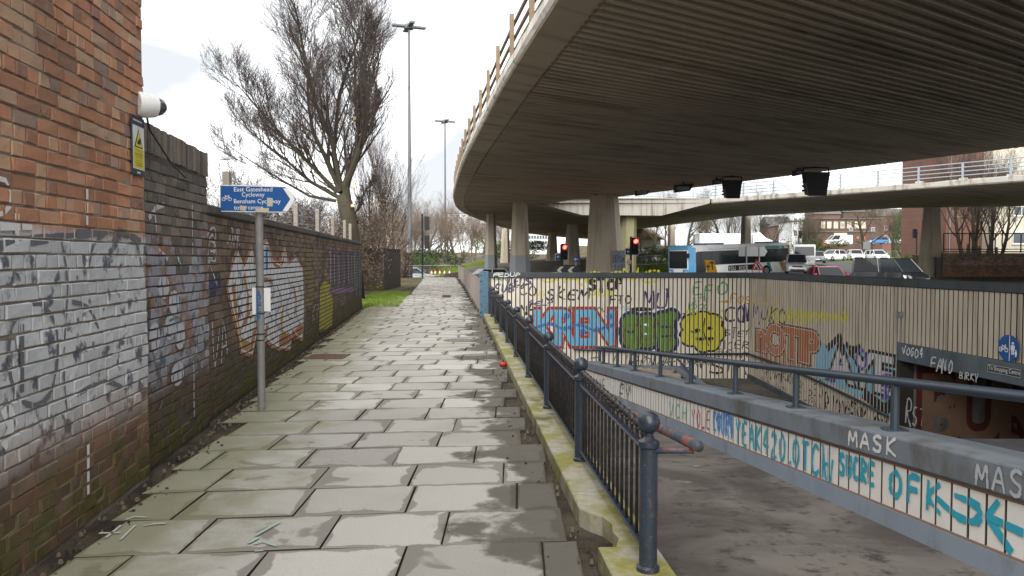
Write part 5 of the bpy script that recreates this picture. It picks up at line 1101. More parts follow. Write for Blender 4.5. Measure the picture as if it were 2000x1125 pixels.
for s_ in (1, -1):
    side('window_band', 'car_glass', hl-1.0, -hl+.35, 1.22, 2.42, .010, s_)
    side('blue_panel', 'car_sky_blue', hl-.02, hl-.75, .3, 2.78, .006, s_); side('ochre_panel', 'car_ochre', 0, 0, 0, 0, .014, s_, [(-hl+.08, .5), (-hl+1.1, .35), (-hl+1.55, 1.2), (-hl+.08, 1.2)])
    side('ochre_panel', 'car_ochre', 0, 0, 0, 0, .008, s_, [(-hl+.06, 1.2), (-hl+.34, 1.2), (-hl+.34, 2.5), (-hl+.9, 2.7), (-hl+.15, 2.7)])
    side('teal_panel', 'car_teal', 0, 0, 0, 0, .009, s_, [(-hl+.8, 2.44), (-hl+3.4, 2.44), (-hl+3.3, 2.7), (-hl+1.0, 2.7)]); side('teal_panel', 'car_teal', 0, 0, 0, 0, .014, s_, [(-hl+2.4, .35), (-hl+3.0, .35), (-hl+3.15, 1.2), (-hl+2.75, 1.2)])
    side('corner_panel', 'car_mid_blue', 0, 0, 0, 0, .016, s_, [(-hl+.05, .35), (-hl+.7, .35), (-hl+.05, .75)])
for k in range(6): side('window_pillar', 'trim', hl-2.6-k*1.25, hl-2.64-k*1.25, 1.24, 2.40, .014)
side('door', 'car_glass', hl-.85, hl-2.0, .36, 2.35, .016); side('door_pillar', 'car_sky_blue', hl-.76, hl-.86, .3, 2.75, .018)
side('door_leaf_edge', 'trim', hl-1.40, hl-1.46, .36, 2.35, .02); side('advert', 'trim', hl-4.6, hl-7.9, .62, 1.1, .014)
SBm = frame((hl-4.65, hb+.015, .66), (-1, 0, 0), (0, 1, 0)); t = fonttris('YOU   ROCK', .5); a, b = textwidth(t); spray('advert_lettering', SBm, [[((x-a)/(b-a)*2.4, y*1.0) for x, y in q] for q in t], .002, (.7, .7, .7), bus)
SBr = frame((hl-1.6, hb+.008, 2.52), (-1, 0, 0), (0, 1, 0)); t = fonttris('100% Electric  0% Emissions', .2); a, b = textwidth(t); spray('roof_lettering', SBr, [[((x-a)/(b-a)*3.4+.7, y) for x, y in q] for q in t], .002, (.10, .30, .38), bus)
mb = MB(); mb.hexa([(hl+.012, -1.12, 1.0), (hl+.012, 1.12, 1.0), (hl-.1, 1.16, 1.0), (hl-.1, -1.16, 1.0)], [(hl+.010, -1.12, 2.5), (hl+.010, 1.12, 2.5), (hl-.12, 1.2, 2.5), (hl-.12, -1.2, 2.5)]); mb.build('windscreen', 'car_glass', bus)
mb = MB(); mb.cbox((hl-.55, -1.2, 2.52), (hl+.03, 1.2, 2.97), .08); mb.build('roof_dome', 'car_sky_blue', bus); mb = MB(); mb.cbox((hl-.2, -1.2, .33), (hl+.03, -.6, .95), .05); mb.cbox((hl-.2, .6, .33), (hl+.03, 1.2, .95), .05); mb.build('bumper', 'car_sky_blue', bus)
mb = MB(); mb.cbox((hl-2.6, -.8, 2.93), (hl-4.6, .8, 3.1), .04); mb.cbox((-hl+2.5, -.8, 2.93), (-hl+1.0, .8, 3.08), .04); mb.build('roof_unit', 'car_mid_blue', bus)
for s_ in (-1, 1):
    mb = MB(); mb.cbox((hl+.02, s_*1.0-.14, .55), (hl+.045, s_*1.0+.14, .75), .01); mb.build('headlight', 'head_lamp', bus)
    mb = MB(); mb.cbox((hl+.05, s_*1.4-.1, 1.9), (hl+.2, s_*1.4+.1, 2.3), .03); mb.build('mirror', 'trim', bus)
    for x in (hl-2.7, -hl+3.2): mb = MB(); mb.tube([(x, s_*.95, .48), (x, s_*1.265, .48)], .48, 20); wh = mb.build('wheel', 'tyre', bus, 35); mb = MB(); mb.tube([(x, s_*1.2, .48), (x, s_*1.28, .48)], .28, 14); mb.build('rim', 'rim', wh, 35)
# lorry behind the bus
lo = empty('box_lorry', 'white box lorry passing behind the bus', 'truck', loc=((1425-1000)/F*95, 95, .9), rz=R(3))
mb = MB(); mb.cbox((-4.2, -1.25, 1.0), (2.3, 1.25, 3.75), .04); mb.build('box_body', 'car_white', lo); mb = MB(); loft(mb, [[(x, -1.2, .5), (x, 1.2, .5), (x, 1.2, z), (x, -1.2, z)] for x, z in ((2.5, 3.7), (3.3, 3.9), (4.1, 3.2), (4.9, 2.9), (5.1, 1.8), (5.15, .6))]); mb.build('cab', 'car_white', lo, 30)
mb = MB(); mb.add([(3.4, -1.21, 1.9), (4.5, -1.21, 1.9), (4.2, -1.21, 2.7), (3.4, -1.21, 2.7)], [(0, 1, 2, 3)]); mb.build('cab_window', 'car_glass', lo)
for x in (-3, -1.8, 3.9):
    for s_ in (-1, 1): mb = MB(); mb.tube([(x, s_*.9, .5), (x, s_*1.22, .5)], .5, 16); mb.build('wheel', 'tyre', lo, 35)
# ---------------------------------------------------------------- lamp masts, signals, signs
def mast(px, pt, d, label, r):
    x = (px-1000)/F*d; top = at(px, pt, d).z; zb = G(x, d); o = empty('lamp_mast', label, 'street lamp', 'high lamp masts', loc=(x, d, zb)); h = top-zb
    mb = MB(); mb.lathe([(r*1.25, -.1), (r*1.25, 1.2), (r, 1.25), (r*.8, h*.5), (r*.5, h-.2), (r*.5, h)], 12); mb.build('pole', 'mast_steel', o, 30)
    mb = MB(); mb.lathe([(.5, h-.25), (.55, h-.1), (.5, h+.15), (.2, h+.3)], 12); mb.build('lamp_ring', 'mast_steel', o)
    for k in range(4): a = R(20+90*k); m = Matrix.Rotation(a, 4, 'Z'); mb = MB(); mb.cbox((.45, -.25, h-.12), (1.75, .25, h+.10), .04, m); mb.build('lamp_head', 'mast_steel', o)
mast(801, 52, 80, 'taller high lamp mast beside the path end', .21); mast(870, 237, 133, 'more distant high lamp mast beside the bare trees', .2)
def signal_head(o, z, face=-1, lit=None, y=0, x=0, s=1):
    mb = MB(); mb.cbox((x-.17, y-.12, z), (x+.17, y+.12, z+.95), .03); hd = mb.build('signal_head', 'black_metal', o)
    for k in range(3): mb = MB(); mb.tube([(x, y+face*.12, z+.17+k*.3), (x, y+face*.26, z+.19+k*.3)], [.115, .12], 12, False); mb.tube([(x, y+face*.12, z+.17+k*.3), (x, y+face*.135, z+.17+k*.3)], .095, 12); mb.build('lens', 'lamp_red' if lit == k else 'trim', hd)
def signal(px, pb, d, label, hs, lit=None, frame_=False, h=None, side=.28, scale=1):
    x = (px-1000)/F*d; zb = G(x, d); o = empty('traffic_light', label, 'traffic light', 'traffic lights', loc=(x, d, zb)); H_ = h
    o.scale = (scale,)*3; mb = MB(); mb.lathe([(.07, -.1), (.07, H_)], 10); mb.build('pole', 'black_metal', o, 30)
    for z, f in hs: signal_head(o, z, f, lit, 0, side)
    if frame_:
        z = hs[0][0]; mb = MB()
        for a, b in (((side-.24, z-.06), (side+.24, z+1.03)), ((side-.62, z-.06), (side-.2, z+.38))):
            mb.cbox((a[0], .10, a[1]), (b[0], .13, b[1]), .01)
        mb.build('backing_board', 'sign_white', o); mb = MB(); mb.cbox((side-.21, .07, z-.03), (side+.21, .099, z+1.0), .01); mb.cbox((side-.58, .02, z-.02), (side-.24, .099, z+.34), .01); mb.build('board_face', 'black_metal', o)
        SGm = frame((side-.41, .018, z+.16), (1, 0, 0), (0, -1, 0)); spray('arrow', SGm, disc(0, 0, .13, .13, 16), .001, (.03, .16, .42), o); spray('arrow', SGm, ribbon([(.07, 0), (-.07, 0)], .03)+ribbon([(-.02, .05), (-.08, 0), (-.02, -.05)], .03), .003, (.7, .7, .7), o)
x = (825-1000)/F*71; zb = G(x, 71); signal(825, 540, 71, 'tall black traffic light pole with two stacked heads at the path end', [((at(0, 449, 71).z-zb)/1.3, 1), ((at(0, 486, 71).z-zb)/1.3, 1)], None, False, (at(0, 418, 71).z-zb)/1.3, .34, scale=1.3)
signal(1096, 530, 50, 'traffic light on red with blue arrow box beneath the flyover', [(at(0, 508, 50).z-G(3.2, 50)+.05, -1)], 2, True, at(0, 508, 50).z-G(3.2, 50)+1.0, .22)
signal(1232, 530, 47, 'traffic light on red with blue arrow box in front of the mossy column', [(at(0, 498, 47).z-G(7.3, 47)+.05, -1)], 2, True, at(0, 475, 47).z-G(7.3, 47)+.4, .27)
signal(1760, 500, 88, 'dark traffic light beside the evergreen tree', [(2.6, -1)], None, False, 3.6, 0.25); signal(1789, 500, 80, 'dark traffic light half behind the pale column', [(3.3, -1)], None, False, 4.2, -.25); signal(1559, 480, 100, 'dark traffic light behind the people carrier and truck', [(3.2, -1)], None, False, 4.2, .2)
def disc_sign(px, py, d, r, label, face, mark):
    c = at(px, py, d); zb = G(c.x, d); o = empty('road_sign', label, 'sign', loc=(c.x, d, zb)); z = c.z-zb
    mb = MB(); mb.lathe([(.038, -.1), (.038, z+r*.6)], 8); mb.build('pole', 'galv', o); mb = MB(); mb.tube([(0, -.06, z), (0, -.045, z)], r, 24); mb.build('disc', face, o)
    mm = frame((0, -.06, z), (1, 0, 0), (0, -1, 0)); mark(o, mm, r)
def arrow_mark(o, mm, r): spray('arrow', mm, ribbon([(r*.55, 0), (-r*.5, 0)], r*.22)+ribbon([(-r*.1, r*.42), (-r*.6, 0), (-r*.1, -r*.42)], r*.22), .003, (.72, .72, .72), o)
def speed_mark(o, mm, r):
    spray('red_ring', mm, ribbon(arc(0, 0, r*.86, r*.86, 0, 360, 28), r*.24), .002, (.45, .03, .03), o); t = fonttris('40', 1); a, b = textwidth(t); k = r*1.05/(b-a); spray('numerals', mm, [[((x-(a+b)/2)*k, (y-.35)*k*1.1) for x, y in q] for q in t], .003, (.02, .02, .02), o)
disc_sign(1125, 506, 48, .17*1.15, 'round blue keep left arrow sign beneath the flyover', 'sign_blue', arrow_mark); disc_sign(1229, 512, 46, .16, 'round white forty speed limit sign with red ring', 'sign_white', speed_mark)
# chevron board
o = empty('chevron_board', 'black board with white chevrons beside the broadest column', 'sign', loc=((1108-1000)/F*45, 45, G(3.2, 45))); zc = at(0, 526, 45).z-G(3.2, 45)
mb = MB(); mb.cbox((-.72, -.02, zc-.32), (.72, .02, zc+.20), .01); mb.build('board', 'sign_slate', o); CMm = frame((0, -.022, zc-.06), (1, 0, 0), (0, -1, 0))
spray('chevron', CMm, sum([[[(x, 0), (x+.22, .22), (x+.42, .22), (x+.2, 0)], [(x+.2, 0), (x+.42, -.22), (x+.22, -.22), (x, 0)]] for x in (-.62, .02)], []), .002, (.66, .64, .52), o)
mb = MB()
for x in (-.5, .5): mb.box((x-.03, .02, -.2), (x+.03, .07, zc+.1))
mb.build('leg', 'black_metal', o)
# roadworks board and triangle, direction sign seen from behind
plain('works_yellow', (.66, .36, .01), .5, var=.08)
d = 30; c = at(1388, 520, d); zb = -.35; o = empty('roadworks_board', 'yellow diversion board with black arrows leaning beyond the wall', 'sign', loc=(c.x, d, zb)); P2 = lambda px, py: (at(px, py, d).x-c.x, at(px, py, d).z-zb)
pts = [P2(1376, 508), P2(1395, 508), P2(1402, 534), P2(1381, 534)]; plate(pts, 0, .02, 'works_yellow', 'board', o); mm = frame((0, 0, 0), (1, 0, 0), (0, -1, 0))
spray('arrow', mm, ribbon([P2(1392, 526), P2(1390, 512)], .05)+ribbon([P2(1386, 515), P2(1390, 511), P2(1395, 515)], .05)+ribbon([P2(1383, 527), P2(1383, 521)], .05)+ribbon([P2(1380, 520.5), P2(1387, 520.5)], .04), .003, (.03, .03, .03), o); spray('red_block', mm, [[P2(1380, 516.6), P2(1385.5, 516.6), P2(1385.8, 519), P2(1380.4, 519)]], .004, (.60, .06, .02), o)
mb = MB()
for x in (-.3, .3): mb.tube([(x, .05, -.05), (x, .02, .8)], .02, 6); mb.tube([(x, .45, -.05), (x, .02, .8)], .02, 6)
mb.build('stand', 'galv', o)
d = 31; c = at(1480, 518, d); o = empty('roadworks_sign', 'red triangle men at work sign beyond the wall corner', 'sign', loc=(c.x, d, zb)); P2 = lambda px, py: (at(px, py, d).x-c.x, at(px, py, d).z-zb)
plate([P2(1468, 527.5), P2(1494, 527.5), P2(1477.5, 505)], 0, .02, 'lamp_off_red' if 'lamp_off_red' in M else paintmat((.55, .04, .05)), 'triangle', o)
spray('white_face', mm, [[P2(1472, 524.8), P2(1488.6, 524.8), P2(1478.2, 510)]], .003, (.72, .72, .72), o); spray('worker_symbol', mm, ribbon([P2(1478, 514.5), P2(1481, 519), P2(1484, 524)], .06)+ribbon([P2(1480, 518), P2(1476, 520)], .04)+disc(*P2(1478.5, 513.8), .03, .03, 8)+[[P2(1473.5, 524.5), P2(1479.5, 524.5), P2(1476.3, 520.2)]]+ribbon([P2(1481, 520), P2(1478.5, 524)], .05), .006, (.02, .02, .02), o)
mb = MB(); z = P2(1480, 527)[1]
for x in (-.2, .2): mb.tube([(x, .03, z), (x*1.3, -.25, -.03)], .018, 6); mb.tube([(x, .03, z), (x*1.3, .35, -.03)], .018, 6)
mb.build('stand', 'galv', o)
d = 45; c = at(1472, 500, d); o = empty('direction_sign', 'blank grey back of an arrow shaped direction sign on two posts', 'sign', loc=(c.x, d, -.4)); P2 = lambda px, py: (at(px, py, d).x-c.x, at(px, py, d).z+.4)
plate([P2(1443, 482), P2(1493, 482.5), P2(1499, 491), P2(1493, 500.5), P2(1443, 500.5)], 0, .02, 'galv', 'sign_plate', o)
for px in (1458, 1483): a = P2(px, 480); mb = MB(); mb.tube([(a[0], -.04, -.1), (a[0], -.04, a[1])], .035, 8); mb.build('post', 'galv', o)
d = 95; c = at(1693, 480, d); o = empty('direction_sign', 'small square grey sign back on one post by the white cars', 'sign', loc=(c.x, d, 1.0)); zz = c.z-1.0
mb = MB(); mb.cbox((-.45, -.02, zz-.45), (.45, .02, zz+.5), .01); mb.build('sign_plate', 'galv', o); mb = MB(); mb.tube([(0, .05, -.3), (0, .05, zz+.3)], .04, 8); mb.build('post', 'galv', o)
# cones
cn = MB(); cn.cbox((-.2, -.2, 0), (.2, .2, .05), .01); cn.lathe([(.15, .05), (.03, .75)], 12); plain('cone_orange', (.62, .09, .02), .6); cm = cn.mesh('cone', 'cone_orange')
cb2 = MB(); cb2.lathe([(.118, .26), (.078, .5)], 12); plain('cone_white', (.75, .75, .75), .5); cbm = cb2.mesh('cone_sleeve', 'cone_white')
for px in (833, 843, 850, 859, 868, 878):
    d = 96; x = (px-1000)/F*d; o = link('traffic_cone', cm, label='orange traffic cone with white sleeve on the grass beyond the road', cat='traffic cone', group='traffic cones in a row', loc=(x, d, G(x, d))); link('sleeve', cbm, o)
# ---------------------------------------------------------------- guard rails and fences
def guard(pts, h, step, mat, label, rails=(1.0, .12), pr=.025, bars=.13, zf=None, group=None, sl=.007):
    o = empty('guard_rail', label, 'railing', group); zf = zf or G
    for a, b in zip(pts, pts[1:]):
        A, B = Vector(a), Vector(b); n_ = max(1, round((B-A).length/step))
        for i in range(n_+1):
            p = A.lerp(B, i/n_); z = zf(p.x, p.y)+.02; mb = MB(); mb.tube([(p.x, p.y, z-.1), (p.x, p.y, z+h)], pr, 6); mb.build('post', mat, o)
            if i < n_:
                q = A.lerp(B, (i+1)/n_); z2 = zf(q.x, q.y)+.02; mb = MB()
                for f in rails: mb.tube([(p.x, p.y, z+h*f), (q.x, q.y, z2+h*f)], pr*.8, 6)
                if bars:
                    m_ = int((q-p).length/bars)
                    for k in range(1, m_): r_ = p.lerp(q, k/m_); zz = z+(z2-z)*k/m_; mb.tube([(r_.x, r_.y, zz+h*rails[1]), (r_.x, r_.y, zz+h*rails[0])], sl, 4, False)
                mb.build('infill_panel', mat, o)
    return o
a = gz(937, 612, 0); guard([(a.x, a.y), (kedge(44)+.12, 44), (kedge(66)+.15, 66)], 1.0, 2.0, 'galv_brown', 'grey barred guard rail along the path past the blue end post', zf=lambda x, y: -.02)
guard([(-12.5, 67.2), (-5.4, 67.2)], 1.0, 2.0, 'galv', 'galvanised guard rail across the far end of the footpath', zf=lambda x, y: -.02)
guard([(14, 88), (24, 100), (40, 117), (58, 121), (80, 118)], 1.15, 2.6, 'galv', 'long galvanised railing behind the queue of cars', bars=.25)
guard([(-20, 112), (-8, 116), (6, 126), (14, 130)], 1.1, 2.5, 'galv', 'distant railing along the bank under the flyover', bars=.3)
fe = empty('wire_fence', 'concrete posts with barbed wire behind the long garden wall', 'fence'); tops = []
for px, py, d in ((443, 335, 11), (505, 375, 14.5), (578, 398, 19), (620, 408, 22), (650, 422, 25), (673, 430, 28), (684, 437, 29.5)):
    p = at(px, py, d); mb = MB(); mb.cbox((p.x-.05, d-.05, -.1), (p.x+.05, d+.05, p.z), .01); mb.build('post', 'galv_brown', fe); tops.append(p)
for k in range(4): mb = MB(); mb.tube([t_-Vector((0, 0, .08+.2*k)) for t_ in tops], .006, 4); mb.build('wire', 'galv', fe)
# small things on the path
def cover(px, py, w_, l_, label, mat, rnd_=False):
    p = gz(px, py, 0); o = empty('inspection_cover', label, 'manhole cover', loc=(p.x, p.y, .006)); mb = MB()
    if rnd_: mb.lathe([(w_/2, -.03), (w_/2, .004), (w_/2-.01, .006)], 24)
    else: mb.cbox((-w_/2, -l_/2, -.03), (w_/2, l_/2, .006), .004)
    mb.build('lid', mat, o); mb = MB(); k = 7
    for i in range(k):
        for j in range(k):
            x, y = (-.5+(i+.5)/k)*w_*.85, (-.5+(j+.5)/k)*l_*.85
            if not rnd_ or math.hypot(x/w_, y/l_) < .42: mb.cbox((x-.02, y-.012, .005), (x+.02, y+.012, .010), .002)
    mb.build('studs', mat, o, kind='stuff')
plain('rust_iron', (.10, .055, .045), .7, sc=12, var=.4); plain('grey_iron', (.16, .155, .14), .6, sc=12, var=.35)
cover(640, 697, .62, .62, 'rusty square inspection cover near the graffiti wall', 'rust_iron'); cover(897, 665, .62, .62, 'grey metal cover set in the paving near the kerb', 'grey_iron', True)
p = gz(872, 581, 0); mb = MB(); mb.cbox((-.16, -.1, 0), (.16, .1, .10), .02); mb.build('brick', 'rust_iron', None, label='loose brown brick lying on the far paving', cat='brick', loc=(p.x, p.y, .004), rot=(0, 0, .3))
p = gz(983, 716, 0); mb = MB(); mb.tube([(0, 0, .033), (.11, .03, .033)], .033, 12); plain('can_red', (.42, .03, .03), .35); mb.build('drink_can', 'can_red', None, True, label='crushed red drink can lying against the kerb', cat='can', loc=(p.x-.05, p.y, .0))
for px, py, lb in ((1497, 775, 'yellow dead leaf on the lower ramp'), (942, 785, 'curled brown leaf on the paving')):
    p = gz(px, py, 0) if px < 1000 else Vector((at(px, py, 17.6).x, 17.6, f2(17.6))); mb = MB(); mb.add([(-.05, 0, .006), (0, -.035, .02), (.05, 0, .008), (.012, .035, .02), (0, 0, .004)], [(0, 1, 4), (1, 2, 4), (2, 3, 4), (3, 0, 4)]); mb.build('leaf', 'sign_yellow' if px > 1000 else 'dead_leaf', None, label=lb, cat='leaf', loc=(p.x, p.y, p.z+.004))
def chalk(strokes, w_, c, label):
    o = empty('chalk_mark', label, 'marking', loc=(0, 0, 0))
    for st in strokes:
        mb = MB(); q = [gz(x, y, .007) for x, y in st]
        for i_, pl in enumerate(ribbon([(p.x, p.y) for p in q], w_)): mb.poly([(a, b, .0075+i_*2e-4) for a, b in pl])
        mb.build('stroke', paintmat(c), o)
chalk([[(196, 1041), (234, 1040)], [(208, 1049), (236, 1026)], [(236, 1053), (264, 1026)], [(247, 1014), (262, 1009), (284, 1010)], [(283, 1026), (300, 1023), (322, 1022)]], .022, (.40, .41, .37), 'white sprayed survey marks on the mossy paving slab')
chalk([[(486, 1060), (504, 1050)], [(500, 1045), (545, 1020)], [(498, 1062), (515, 1058), (538, 1066)], [(500, 1076), (512, 1075)]], .022, (.28, .385, .345), 'turquoise sprayed survey marks on the paving')
rg = MB()
for i in range(900):
    y = rr(3, 24); s_ = rr(.006, .022); x = wallX(y)+abs(random.gauss(.02, .12))+.03 if i % 3 else kerbX(y)-abs(random.gauss(0, .12))-.02
    rg.cur = random.choice((0, 0, 1, 2)); rg.hexa([(x, y, -.01), (x+s_, y-s_*.4, -.01), (x+s_*1.3, y+s_*.7, -.01), (x+.1*s_, y+s_, -.01)], [(x+s_*.2, y+s_*.1, s_*rr(.4, .9)), (x+s_*.9, y, s_*.6), (x+s_, y+s_*.5, s_*.7), (x+s_*.3, y+s_*.7, s_*.5)])
rg.build('litter_grit', ['soil', 'gravel_bank', 'dead_leaf'], label='grit and leaf litter in the gutter along wall and kerb', cat='litter', kind='stuff')
# ---------------------------------------------------------------- trees
def grow(mb, p, d, ln, rad, lev, maxl, rg, up=.12, spread=.6, kids=(5, 6, 5, 4, 3), mat_split=2, wob=.16):
    nseg = (6, 5, 4, 3, 2, 2)[min(lev, 5)]; pts = [p]; rs = [rad]; dd = d.copy()
    for i in range(nseg):
        dd = (dd+Vector((rg.gauss(0, wob), rg.gauss(0, wob), rg.gauss(0, wob)*.6+up))).normalized(); pts.append(pts[-1]+dd*ln/nseg); rs.append(rad*(1-.72*(i+1)/nseg))
    mb.cur = 0 if lev < mat_split else 1
    mb.tube(pts, rs, (8, 6, 5, 4, 3, 3)[min(lev, 5)], False)
    if lev < maxl: branch(mb, pts, rs, ln, lev, maxl, rg, up, spread, kids, mat_split, wob)
def branch(mb, pts, rs, ln, lev, maxl, rg, up, spread, kids, mat_split, wob, t0=.25, bias=None):
    n = kids[min(lev, len(kids)-1)]
    for k in range(n):
        t = t0+(1-t0)*(k+rg.random())/n; f = t*(len(pts)-1); i = min(int(f), len(pts)-2); q = pts[i].lerp(pts[i+1], f-i); ax = (pts[i+1]-pts[i]).normalized()
        side_ = Vector((rg.gauss(0, 1), rg.gauss(0, 1), rg.gauss(0, .5))); side_ -= ax*side_.dot(ax); side_.normalize()
        if bias is not None: side_ = (side_+bias).normalized()
        nd = (ax*(1-spread*.5)+side_*spread*rg.uniform(.7, 1.2)).normalized(); r_ = rs[i]*rg.uniform(.34, .52)
        grow(mb, q, nd, ln*rg.uniform(.45, .72)*(1.15-.4*t), max(r_, .006), lev+1, maxl, rg, up, spread, kids, mat_split, wob)
# big pollarded tree behind the garden wall: its main limbs follow the photograph, at the trunk's distance
rg = random.Random(5); TD = 30.0; LK = .78
LB_ = lambda pts, dy=0: [at(420+x/2.344, y/2.344, TD)+Vector((0, dy*i/len(pts), 0)) for i, (x, y) in enumerate(pts)]
big = empty('bare_tree', 'large bare pollarded tree leaning over the long garden wall', 'tree', 'bare trees'); mb = MB()
tr = [Vector((at(688, 0, TD).x, TD, -.2))]+LB_([(622, 1095), (612, 1000), (585, 890)]); mb.tube(tr, [.42, .35, .32, .27], 12); mb.build('trunk', 'bark_green', big, True)
limbs = [([(640, 1020), (625, 980), (590, 900), (550, 850), (515, 700), (520, 560), (528, 400), (560, 270), (600, 130), (620, 0)], .20, 2.5), ([(612, 960), (600, 850), (640, 760), (672, 690), (705, 590), (718, 480), (703, 380), (690, 320), (705, 240), (650, 150)], .22, -1.5), ([(600, 880), (625, 750), (655, 640), (640, 520), (628, 420), (625, 300), (622, 180), (600, 60)], .15, 1.0),
 ([(575, 880), (500, 720), (430, 600), (395, 450), (380, 300), (360, 180)], .14, 2.0), ([(560, 880), (450, 760), (340, 640), (240, 520), (170, 430)], .12, -2.0), ([(560, 900), (430, 830), (300, 720), (180, 630), (90, 560)], .11, 1.5), ([(555, 920), (440, 900), (320, 830), (210, 760), (110, 690)], .085, -1.0), ([(580, 870), (545, 650), (480, 480), (450, 300), (430, 130), (400, 20)], .13, -2.5), ([(620, 990), (660, 960), (690, 880), (735, 850)], .07, -.6), ([(700, 600), (740, 480), (720, 420)], .06, 1)]
for pts, r0, dy in limbs:
    P3 = LB_(pts, dy); n_ = len(P3); rs = [r0*LK*(1-.86*i/(n_-1)) for i in range(n_)]; mb = MB(); mb.cur = 0; mb.tube(P3, rs, 8, False); ln = sum((b-a).length for a, b in zip(P3, P3[1:]))
    branch(mb, P3, rs, ln*.46, 1, 5, rg, .16, .50, (8, 23 if ln > 5 else 9, 8, 6, 3), 2, .075, .14); mb.build('limb', ['bark_green', 'twig'], big)
for x, y in ((634, 857), (628, 943), (667, 622), (640, 543), (701, 382), (725, 565)):
    p = at(420+x/2.344, y/2.344, TD-.25); mb = MB(); mb.tube([p, p+Vector((.02, -.1, .01))], .06, 10); mb.build('pruning_cut', 'cut_wood', big)
def tree_mesh(seed, H_, r0, maxl, kids, spread, up, stems=1, mats=('bark', 'twig')):
    rg = random.Random(seed); mb = MB()
    for s_ in range(stems): grow(mb, Vector((rg.gauss(0, .15)*(stems > 1), rg.gauss(0, .15)*(stems > 1), -.2)), Vector((rg.gauss(0, .08*stems), rg.gauss(0, .08*stems), 1)).normalized(), H_*.72, r0, 0, maxl, rg, up, spread, kids, 2, .11)
    return mb
tmesh = {}
def tree(kind, px, d, h, label, mats=('bark', 'twig'), rz=None, zb=None, sx=1, dx=0):
    x = (px-1000)/F*d; zb = G(x, d) if zb is None else zb; k = (kind, mats)
    if k not in tmesh:
        m_ = {'wide': tree_mesh(11, 10, .30, 4, (9, 7, 6, 5), .75, .08), 'tall': tree_mesh(23, 10, .20, 4, (10, 7, 6, 4), .5, .2, 2), 'scrub': tree_mesh(37, 10, .10, 4, (8, 7, 5, 4), .6, .14, 5), 'spread': tree_mesh(51, 10, .34, 4, (8, 7, 6, 5), .95, .04)}[kind]
        me = m_.mesh('tree_branches', list(mats)); tv = [v.z for v in (Vector(q) for q in m_.v)]; tmesh[k] = (me, max(tv))
    me, top = tmesh[k]; s_ = h/top; o = empty('bare_tree', label, 'tree', 'bare trees', loc=(x, d, zb), rz=rr(0, 6.28) if rz is None else rz); o.scale = (s_*sx, s_*sx, s_)
    c = link('crown', me, o); tb = MB(); tb.tube([(0, 0, -.6), (0, 0, .4), (0, 0, 2.0)], [.42 if kind in ('wide', 'spread') else .26, .36 if kind in ('wide', 'spread') else .22, .1], 10); tb.build('trunk', mats[0], o, True)
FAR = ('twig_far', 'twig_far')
tree('tall', 742, 54, 13.0, 'bare multi-stemmed tree just beyond the big pollarded tree', ('bark_green', 'twig'), 1.0, sx=.8)
tree('tall', 766, 62, 12.0, 'slighter bare tree beside the multi-stemmed one', ('bark_green', 'twig'), 2.2, sx=.8)
tree('scrub', 420, 22, 5.6, 'thin twiggy bush behind the wall next to the dark brick section', ('bark', 'twig'))
for i, (px, d, h, lb) in enumerate(((455, 34, 6.0, 'twiggy thicket behind the blue cycleway sign'), (540, 36, 5.6, 'twiggy thicket behind the barbed wire posts'), (600, 33, 4.8, 'twiggy thicket at the foot of the big pollarded tree'), (725, 40, 5.2, 'twiggy thicket between the pollarded tree and the brick pier'))): tree('scrub', px, d, h, lb, ('bark', 'twig'), sx=1.5)
fl = [(792, 105, 9.0), (815, 120, 11), (838, 112, 9.5), (852, 130, 12.5), (872, 150, 12), (888, 125, 9), (905, 160, 11), (925, 145, 9.5), (945, 170, 11), (965, 150, 9), (985, 175, 11), (775, 98, 8)]
nm = ['first', 'second', 'third', 'fourth', 'fifth', 'sixth', 'seventh', 'eighth', 'ninth', 'tenth', 'eleventh', 'twelfth']
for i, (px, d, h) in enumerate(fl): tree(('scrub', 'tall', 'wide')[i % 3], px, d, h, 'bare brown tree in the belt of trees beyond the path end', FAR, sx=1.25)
for px, d, h, kd, lb in ((1345, 118, 11, 'wide', 'bare tree with pale branches above the bus front'), (1372, 122, 12, 'tall', 'bare tree rising beside the dark slender column'), (1405, 125, 12.5, 'wide', 'bare tree above the middle of the bus'), (1425, 120, 11.5, 'tall', 'bare tree just left of the column behind the bus'), (1490, 112, 11.5, 'scrub', 'hazy green brown tree right of the column behind the bus'), (1245, 115, 9.5, 'tall', 'bare tree beyond the mossy column'), (1275, 118, 10, 'wide', 'bare tree beyond the speed limit sign'), (1570, 128, 9, 'tall', 'small bare tree beside the red brick house'), (1585, 125, 8, 'scrub', 'twiggy tree in front of the boarded-up building'), (1694, 122, 10, 'spread', 'spreading bare tree in front of the boarded-up building'), (1765, 118, 9, 'scrub', 'twiggy tree beside the evergreen'), (1745, 130, 10, 'tall', 'slim bare tree behind the evergreen'), (1700, 200, 18, 'tall', 'tall bare tree behind the far parapet'), (1300, 190, 19, 'tall', 'tall bare tree showing above the cross beam rail')):
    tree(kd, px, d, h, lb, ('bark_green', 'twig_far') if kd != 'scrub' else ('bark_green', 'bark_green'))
for px, d, h, lb, lean in ((1890, 68, 13, 'leaning bare trunk in front of the red brick flats', .14), (1912, 70, 12, 'upright bare tree in front of the red brick flats', .0), (1945, 67, 11, 'forked bare tree in front of the cream flats', -.25)):
    tree('tall', px, d, h, lb, ('bark_green', 'twig'), zb=.9, sx=1.1)
